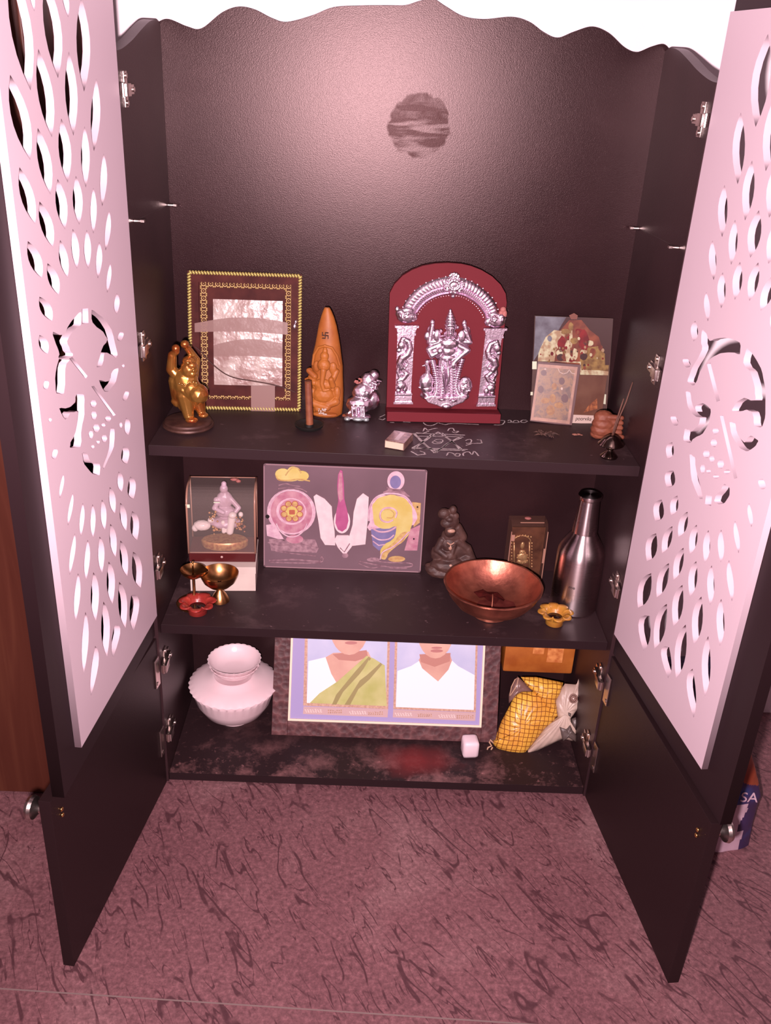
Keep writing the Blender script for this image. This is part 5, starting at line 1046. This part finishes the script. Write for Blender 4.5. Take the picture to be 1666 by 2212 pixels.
# ================================================================ bottom board
LIGHT_GAIN[:] = [0.86, 0.96, 0.93]  # bottom-board colours lightened further, making up for light missing there
WG = mat('milky_white_glass', (250, 214, 222), rough=0.22, spec=0.5, var=(244, 204, 212), vscale=10)
def bowl(name, label, loc, R, Hh, flip=False, foot=0.45, n=34, scal=0.03, rot=(0, 0, 0)):
    def sc(th, i, r, z):
        q = r/R
        return (r*(1+(scal*(abs(math.sin(th*n/2))-.5) if q > .992 else 0)), z)
    p = [(0, 0.004), (R*foot*.9, 0.004), (R*foot*.92, 0), (R*foot, 0.0), (R*foot*1.02, 0.004), (R*.72, Hh*.28), (R*.88, Hh*.58), (R*.955, Hh*.86), (R, Hh*.985), (R*.995, Hh), (R*.955, Hh*.985), (R*.91, Hh*.82), (R*.82, Hh*.55), (R*.66, Hh*.30), (R*foot*.9, Hh*.12+.003), (0, Hh*.10+.003)]
    if flip: p = [(0, Hh-.001), (R*foot*.9, Hh-.001), (R*foot*.94, Hh), (R*foot*1.02, Hh-.0005), (R*foot*1.10, Hh*.84), (R*.70, Hh*.66), (R*.88, Hh*.38), (R*.965, Hh*.16), (R, Hh*.03), (R*.995, 0), (R*.955, .001), (R*.86, Hh*.30), (R*.66, Hh*.56), (0, Hh*.72)]
    m = MB(); m.lathe(p, n*4, wave=sc); o = m.build(name, WG, smooth='auto'); o.location = loc; o.rotation_euler = rot
    tag(o, label, 'bowl', 'white glass bowls'); return o
bowl('glass_bowl', 'large white scalloped bowl standing lowest of the stack on the bottom board', (-0.3155, 0.192, ZB+0.0004), 0.0925, 0.088, foot=.42)
bowl('glass_bowl', 'shallow white scalloped bowl turned upside down over the lowest bowl', (-0.3155, 0.192, ZB+0.0892), 0.0945, 0.021, flip=True, foot=.46)
bowl('glass_bowl', 'small white bowl under the topmost one, standing on the upturned bowl', (-0.3120, 0.190, ZB+0.1110), 0.0530, 0.030, n=26, scal=.04)
bowl('glass_bowl', 'topmost small white bowl of the stack, its glossy inside showing', (-0.3120, 0.190, ZB+0.1205), 0.0560, 0.032, n=26, scal=.04)

# -- double portrait frame
k = SK((297.3, 12.9, -236944, 11.0, -300.9, 218836))
pf = thing('portrait_frame', 'wide patterned dark frame with two half-length portraits, leaning on the bottom board', 'picture', (0.0133, 0.1311, ZB+0.0006), lean(0.0025, 0.3976))
def woven():
    m_, nt, b = newmat('woven_pattern_moulding'); v = mapped(nt, scale=(60, 60, 60))
    vo = nd(nt, 'ShaderNodeTexVoronoi', Scale=1.4); nt.links.new(v, vo.inputs['Vector'])
    nt.links.new(ramp(nt, mth(nt, 'ADD', mth(nt, 'MULTIPLY', vo.outputs['Distance'], 0.7), mth(nt, 'MULTIPLY', noisef(nt, v, 3, 4), .35)), [(0.30, (76, 42, 46)), (0.55, (88, 50, 53)), (0.78, (112, 68, 70))]), b.inputs['Base Color'])
    b.inputs['Roughness'].default_value = 0.5; b.inputs['Specular IOR Level'].default_value = 0.3
    bp = nd(nt, 'ShaderNodeBump', Strength=0.7, Distance=0.002); nt.links.new(vo.outputs['Distance'], bp.inputs['Height']); nt.links.new(bp.outputs[0], b.inputs['Normal']); return m_
WV = woven(); HT = 0.272
m = MB(); L_, R_, B_, T_ = -0.2415, 0.2425, 0.0, HT
for a, b in (((L_, 0, B_), (L_+.034, .016, T_)), ((R_-.034, 0, B_), (R_, .016, T_)), ((L_+.034, 0, B_), (R_-.034, .016, .0315)), ((L_+.034, 0, T_-.032), (R_-.034, .016, T_))): m.box(a, b, .0012)
m.box((L_+.034, .007, .0315), (R_-.034, .015, T_-.032)); m.build('moulding', WV, pf)
m = MB(); a, b, c, d = L_+.034, R_-.034, .0315, T_-.032
for p, q in (((a, .002, c), (a+.0045, .0068, d)), ((b-.0045, .002, c), (b, .0068, d)), ((a+.0045, .002, c), (b-.0045, .0068, c+.0045)), ((a+.0045, .002, d-.0045), (b-.0045, .0068, d))): m.box(p, q)
m.build('inner_fillet', mat('cream_fillet', (250, 218, 196), rough=0.45), pf)
m = MB(); m.box((a+.0045, .0055, c+.0045), (b-.0045, .0069, d-.0045)); m.build('mount', mat('lavender_mount', (170, 152, 200), rough=0.35, spec=0.3), pf)
SKY = mat('photo_pale_blue', (186, 184, 218), rough=0.3, var=(206, 200, 228), vscale=12); SKIN = mat('photo_skin', (222, 172, 156), rough=0.3, var=(208, 152, 140), vscale=16); SKS = mat('photo_skin_dark', (190, 128, 118), rough=0.3); WHT = mat('photo_white_cloth', (252, 236, 246), rough=0.3); GRN = mat('photo_green_sari', (204, 192, 134), rough=0.3, var=(182, 176, 104), vscale=20); GRD = mat('photo_sari_fold', (160, 142, 96), rough=0.3); LIP = mat('photo_lips', (186, 118, 116), rough=0.3); HAIR = mat('photo_black_hair', (44, 30, 34), rough=0.3); TAN = mat('photo_tan_border', (186, 138, 124), rough=0.35, var=(214, 170, 150), vscale=200); CAPT = mat('photo_caption_band', (204, 166, 168), rough=0.35); CAPI = mat('caption_lettering', (236, 206, 204), rough=0.4)
allm = [SKY, SKIN, SKS, WHT, GRN, GRD, LIP, HAIR, TAN, CAPT, CAPI]
yl0 = .0054
def portrait(name, lab, items):
    m = MB(); lev = 0
    for mt, pts in items:
        m.mi = allm.index(mt); y = yl0-0.00012*lev; lev += 1
        m.prism(ccw([k(*p) for p in pts]), y-.0001, .0056)
    o = m.build(name, allm, pf); o['label'] = lab; return o
portrait('portrait_photo', 'left portrait, person in white blouse and green sari', [
    (TAN, [(205, -250), (815, -235), (795, 545), (182, 520)]), (CAPT, [(185, 525), (795, 545), (790, 605), (180, 580)]), (SKY, [(222, -240), (797, -225), (778, 520), (208, 500)]),
    (WHT, [(208, 500), (222, 200), (350, 170), (420, 190), (520, 330), (640, 420), (600, 510)]), (SKIN, [(345, 172), (400, 140), (650, 130), (700, 230), (600, 420), (420, 350), (385, 290)]), (SKS, [(395, 150), (640, 120), (650, 170), (560, 200), (440, 190)]),
    (SKIN, E_((515, -40), 138, 195, 24)), (HAIR, E_((515, -140), 140, 95, 20, 180, 360)), (LIP, E_((528, 68), 45, 12, 12)), (SKS, E_((522, 20), 22, 8, 10)), (SKS, E_((460, -60), 20, 8, 10)), (SKS, E_((570, -60), 20, 8, 10)),
    (GRN, [(230, 500), (300, 430), (430, 345), (560, 230), (640, 160), (690, 180), (770, 230), (785, 522)]), (GRD, [(390, 510), (420, 440), (560, 270), (655, 165), (672, 180), (590, 290), (470, 420), (420, 512)]), (GRD, [(470, 512), (560, 360), (640, 300), (740, 210), (752, 222), (660, 330), (580, 400), (520, 514)]), (GRN, [(440, 512), (590, 300), (655, 190), (662, 200), (620, 290), (480, 512)])])
portrait('portrait_photo', 'right portrait, person in white V-neck shirt', [
    (TAN, [(850, -235), (1447, -215), (1430, 570), (832, 545)]), (CAPT, [(832, 548), (1430, 572), (1425, 632), (828, 605)]), (SKY, [(868, -225), (1432, -205), (1415, 550), (850, 530)]),
    (WHT, [(850, 530), (862, 270), (960, 235), (1030, 190), (1250, 190), (1300, 235), (1420, 300), (1414, 552)]), (SKIN, [(1015, 190), (1040, 150), (1240, 150), (1255, 195), (1230, 260), (1155, 345), (1100, 300), (1040, 250)]), (SKS, [(1020, 150), (1245, 140), (1240, 200), (1130, 240), (1030, 205)]),
    (SKIN, E_((1135, -20), 132, 200, 24)), (HAIR, E_((1135, -120), 134, 100, 20, 180, 360)), (LIP, E_((1145, 125), 46, 12, 12)), (LIP, E_((1145, 103), 40, 8, 12)), (SKS, E_((1140, 60), 22, 8, 10)), (SKS, E_((1085, -40), 20, 8, 10)), (SKS, E_((1190, -40), 20, 8, 10))])
for cx_, cy_, s_ in ((258, 558, 'Birth'), (575, 575, 'Death'), (905, 582, 'Birth'), (1215, 598, 'Death')): pass
def letterlike(x0, y0, n, w, seed):
    r = random.Random(seed); m_ = MB()
    for i in range(n):
        X = x0+i*w; 
        m_.strip([k(X, y0+r.uniform(-10, -6)), k(X+w*.5, y0+r.uniform(-12, 2)), k(X+w*.2, y0+10), k(X+w*.7, y0+9)], .0016, .0048, .0053)
    return m_
for i, (x, y, n, w) in enumerate(((195, 557, 7, 18), (515, 570, 7, 18), (845, 583, 7, 18), (1160, 596, 7, 18))): letterlike(x, y, n, w, i % 2+1).build('caption', CAPI, pf)
for i, (x, y, n, w) in enumerate(((360, 562, 7, 15), (650, 574, 7, 16), (1010, 588, 7, 15), (1290, 601, 8, 16))): letterlike(x, y, n, w, i+4).build('caption', TAN, pf)

# -- white wax cube
wc = MB(); wc.box((-0.0185, -0.0185, 0), (0.0185, 0.0185, 0.041), 0.008); 
for v in wc.bm.verts: s = 1-0.12*abs(v.co.z/0.041-.5)*2; v.co.x *= s; v.co.y *= s
o = wc.build('wax_block', mat('white_wax', (246, 212, 222), rough=0.45), smooth=True); o.location = (0.1935, 0.0935, ZB+0.0004); o.rotation_euler = (0, 0, 0.1); tag(o, 'small rounded white wax block in front of the portrait frame', 'wax block')

# -- yellow net bag
k = SK((192.7, 8.0, -182985, 5.3, -192.6, 233434))
def bag_mat():
    m_, nt, b = newmat('yellow_bag_with_brown_grid'); tc = nt.nodes.new('ShaderNodeTexCoord'); mp = nt.nodes.new('ShaderNodeMapping'); mp.inputs['Rotation'].default_value = (0, -0.10, 0)
    nt.links.new(tc.outputs['Object'], mp.inputs['Vector']); wn = nd(nt, 'ShaderNodeTexNoise', Scale=16.0, Detail=2); nt.links.new(tc.outputs['Object'], wn.inputs['Vector'])
    ad = nt.nodes.new('ShaderNodeVectorMath'); ad.operation = 'MULTIPLY_ADD'; ad.inputs[1].default_value = (.012, 0, .012); nt.links.new(wn.outputs['Color'], ad.inputs[0]); nt.links.new(mp.outputs[0], ad.inputs[2])
    s = nt.nodes.new('ShaderNodeSeparateXYZ'); nt.links.new(ad.outputs[0], s.inputs[0])
    def g(o_): return mth(nt, 'GREATER_THAN', mth(nt, 'ABSOLUTE', mth(nt, 'SUBTRACT', mth(nt, 'FRACT', mth(nt, 'MULTIPLY', o_, 100)), 0.5)), 0.43)
    k_ = mth(nt, 'MAXIMUM', g(s.outputs[0]), g(s.outputs[2]))
    base = ramp(nt, noisef(nt, mp.outputs[0], 14, 3), [(0.35, (222, 150, 62)), (0.62, (246, 186, 78))])
    nt.links.new(mixc(nt, k_, base, (132, 70, 28)), b.inputs['Base Color']); b.inputs['Roughness'].default_value = 0.35; b.inputs['Specular IOR Level'].default_value = 0.35; return m_
YB = bag_mat()
BGW = mat('grey_white_bag_print', (206, 176, 164), rough=0.4, var=(186, 154, 144), vscale=20)
DKP = mat('dark_grey_bag_print', (92, 74, 72), rough=0.4)
yb_ = thing('printed_bag', 'crumpled yellow plastic bag with brown grid and a pale fish-shaped end, right on bottom board', 'bag', (0.3390, 0.1190, ZB+0.0006), lean(0.0168, 0.4229))
def puff(m, pts, depth, y_off=0, mi=0, n=7):
    """cushion-like sheet over a traced outline: centre bulges toward the viewer, closed behind"""
    P = [k(*p) for p in pts]; cx = sum(p[0] for p in P)/len(P); cz = sum(p[1] for p in P)/len(P); rings = []
    m.mi = mi
    for j in range(n+1):
        t = j/n; y = y_off-depth*math.sqrt(max(0, 1-(1-t)**2)) if j else y_off
        rings.append([m.bm.verts.new((cx+(x-cx)*(1-t*.92), y+0.0015*math.sin(i*1.7+j*.9)*t*(1-t)*4, cz+(z-cz)*(1-t*.92))) for i, (x, z) in enumerate(P)])
    N_ = len(P)
    for j in range(n):
        for i in range(N_): m._f([rings[j][i], rings[j][(i+1) % N_], rings[j+1][(i+1) % N_], rings[j+1][i]])
    m._f(rings[-1]); bk = [m.bm.verts.new((x, y_off+.004, z)) for x, z in P]
    for i in range(N_): m._f([rings[0][i], bk[i], bk[(i+1) % N_], rings[0][(i+1) % N_]])
    m._f(bk)
def dens(pts, n=4): return [(pts[i][0]+(pts[(i+1) % len(pts)][0]-pts[i][0])*j/n, pts[i][1]+(pts[(i+1) % len(pts)][1]-pts[i][1])*j/n) for i in range(len(pts)) for j in range(n)]
m = MB(); puff(m, dens([(405, 1165), (450, 1140), (470, 1060), (520, 930), (600, 780), (660, 660), (740, 610), (900, 605), (1010, 640), (1130, 820), (1120, 920), (1010, 1010), (900, 1150), (760, 1320), (620, 1310), (480, 1260)]), .024)
puff(m, dens([(730, 440), (900, 440), (1200, 500), (1180, 600), (1120, 700), (1140, 880), (1090, 900), (960, 720), (880, 610), (800, 540)]), .016, -.004)
m.build('yellow_body', YB, yb_, smooth=True)
m = MB(); puff(m, dens([(1450, 190), (1475, 400), (1465, 560), (1400, 740), (1330, 830), (1280, 900), (1300, 1010), (1360, 1070), (1300, 1150), (1200, 1120), (1050, 1190), (900, 1260), (745, 1325), (830, 1220), (940, 1080), (1030, 960), (1140, 880), (1110, 720), (1160, 590), (1220, 510), (1340, 520), (1400, 460), (1430, 300)]), .014, -.006)
m.build('pale_end', BGW, yb_, smooth=True)
m = MB(); puff(m, dens([(1140, 970), (1215, 1000), (1260, 950), (1285, 1010), (1330, 1070), (1325, 1140), (1240, 1090), (1180, 1130)], 3), .004, -.020, n=3); puff(m, dens([(1235, 810), (1268, 820), (1262, 860), (1238, 845)], 3), .003, -.020, n=2); puff(m, dens([(1290, 900), (1390, 860), (1400, 1010), (1350, 1060), (1300, 1000)], 2), .004, -.008, n=3)
o_ = m.build('dark_print', DKP, yb_, smooth=True)
m = MB(); m.tube([(k(1290+42*math.cos(t), 655+46*math.sin(t))[0], -.0225, k(1290+42*math.cos(t), 655+46*math.sin(t))[1]) for t in [2*PI*i/20 for i in range(21)]], .0016, 6); m.tube([(k(1290+22*math.cos(t), 655+24*math.sin(t))[0], -.0225, k(1290+22*math.cos(t), 655+24*math.sin(t))[1]) for t in [2*PI*i/14 for i in range(15)]], .0024, 6)
m.build('round_emblem', mat('brown_ring_ink', (140, 100, 92), rough=.5), yb_, smooth=True)
m = MB(); puff(m, dens([(700, 440), (790, 520), (870, 600), (740, 610), (660, 660), (600, 740), (600, 640), (650, 500)], 3), .008, .002, n=4); m.build('clear_flap', mat('smoky_plastic', (134, 96, 92), rough=0.25, alpha=.8, spec=.5), yb_, smooth=True)
m = MB()
m.tube([(k(*p)[0], -.008, k(*p)[1]) for p in ((600, 640), (620, 540), (660, 460), (700, 440), (680, 520), (640, 590), (605, 640))], .0011, 6)
m.tube([(k(*p)[0], -.006, k(*p)[1]) for p in ((420, 1170), (385, 1130), (375, 1160), (400, 1200), (360, 1220), (350, 1245), (380, 1270), (410, 1215))], .0018, 6)
m.build('tie_string', mat('pale_jute', (196, 150, 126), rough=.8), yb_, smooth=True)

# -- orange plastic box above / behind the bag
ob = thing('plastic_container', 'translucent orange plastic box resting on the yellow bag, just under the middle shelf', 'container', (0.3440, 0.2500, ZB+0.0006), (0, 0, 0.0))
OP = mat('translucent_orange_plastic', (196, 112, 52), rough=0.22, spec=0.5, alpha=0.88, var=(170, 88, 40), vscale=24)
m = MB(); m.box((-0.080, -0.040, 0.130), (0.072, 0.034, 0.250), 0.006); m.build('body', OP, ob, smooth='auto')
m = MB(); m.box((-0.084, -0.044, 0.225), (0.076, 0.0375, 0.290), 0.005); m.build('lid', OP, ob, smooth='auto')
m = MB(); m.box((-0.020, -0.0412, 0.180), (0.004, -0.0398, 0.240), .0005); m.box((0.012, -0.0412, 0.160), (0.046, -0.0398, 0.215), .0005); m.build('inner_packets', mat('pale_orange_sheen', (232, 150, 90), rough=0.3, var=(190, 104, 56), vscale=80), ob)

# ================================================================ floor sack beside the right door
LIGHT_GAIN[:] = [0.62, 0.72, 0.72]
k = SK((158.7, 33.6, -131832, 6.8, -187.7, 328243))
sk_ = thing('flour_sack', 'dark blue plastic sack with orange top and white bottom standing behind the right door', 'sack', (0.6100, -0.148, 0.0008), lean(0.0, 0.10))
NAVY = mat('navy_blue_plastic', (74, 52, 92), rough=0.35, spec=0.4, var=(60, 76, 140), vscale=9, vcon=(.48, .60)); ORG = mat('orange_plastic_print', (190, 90, 56), rough=0.35, var=(160, 64, 44), vscale=14); WPL = mat('white_plastic_print', (238, 190, 206), rough=0.35, var=(220, 168, 186), vscale=18)
def sheet(m, x0, x1, z0, z1, depth, nx=18, nz=26, fx=None):
    rows = []
    for j in range(nz+1):
        v = j/nz; row = []
        for i in range(nx+1):
            u = i/nx; b = (math.sin(PI*min(1, max(0, u)))**.5)*(1-.35*abs(2*v-1)**3); w_ = 1-.05*math.sin(v*PI*1.0+.4)
            x = (x0+x1)/2+(u-.5)*(x1-x0)*w_; x -= max(0, u-.5)*2*max(0, v-.30)*.16; row.append((x+.003*math.sin(v*9+u*4), b, z0+(z1-z0)*v))
        rows.append(row)
    F = [[m.bm.verts.new((x, .045-depth*b+.003*noise.noise((x*30, 0, z*30)), z)) for x, b, z in r] for r in rows]; Bk = [[m.bm.verts.new((x, .045+depth*b*.6+.0004, z)) for x, b, z in r] for r in rows]
    for G in (F, Bk):
        for j in range(nz):
            for i in range(nx):
                f = m._f([G[j][i], G[j][i+1], G[j+1][i+1], G[j+1][i]])
                if f: f.material_index = fx(sum(v.co.x for v in f.verts)/4, sum(v.co.z for v in f.verts)/4)
    for j in range(nz):
        for i in (0, nx): m._f([F[j][i], Bk[j][i], Bk[j+1][i], F[j+1][i]])
    for i in range(nx):
        for j in (0, nz): m._f([F[j][i], Bk[j][i], Bk[j][i+1], F[j][i+1]])
def zone(x, z):
    if (z < 0.052 and x < .088) or (abs(x-.066-.1*(z-.06)) < .011+.004*math.sin(z*80) and z < .118): return 2
    if x > .035 and z > .155+.5*(.085-x) and z < .33: return 1
    return 0
m = MB(); sheet(m, -0.130, 0.122, 0.0, 0.400, .042, 84, 140, zone); m.build('bag_body', [NAVY, ORG, WPL], sk_, smooth=True)
q1 = k(675, 1280); text_obj('lettering', 'SA', 0.030, WPL, sk_, (0.0800, 0.0120, 0.134), (PI/2, 0, 0), ext=.0006)
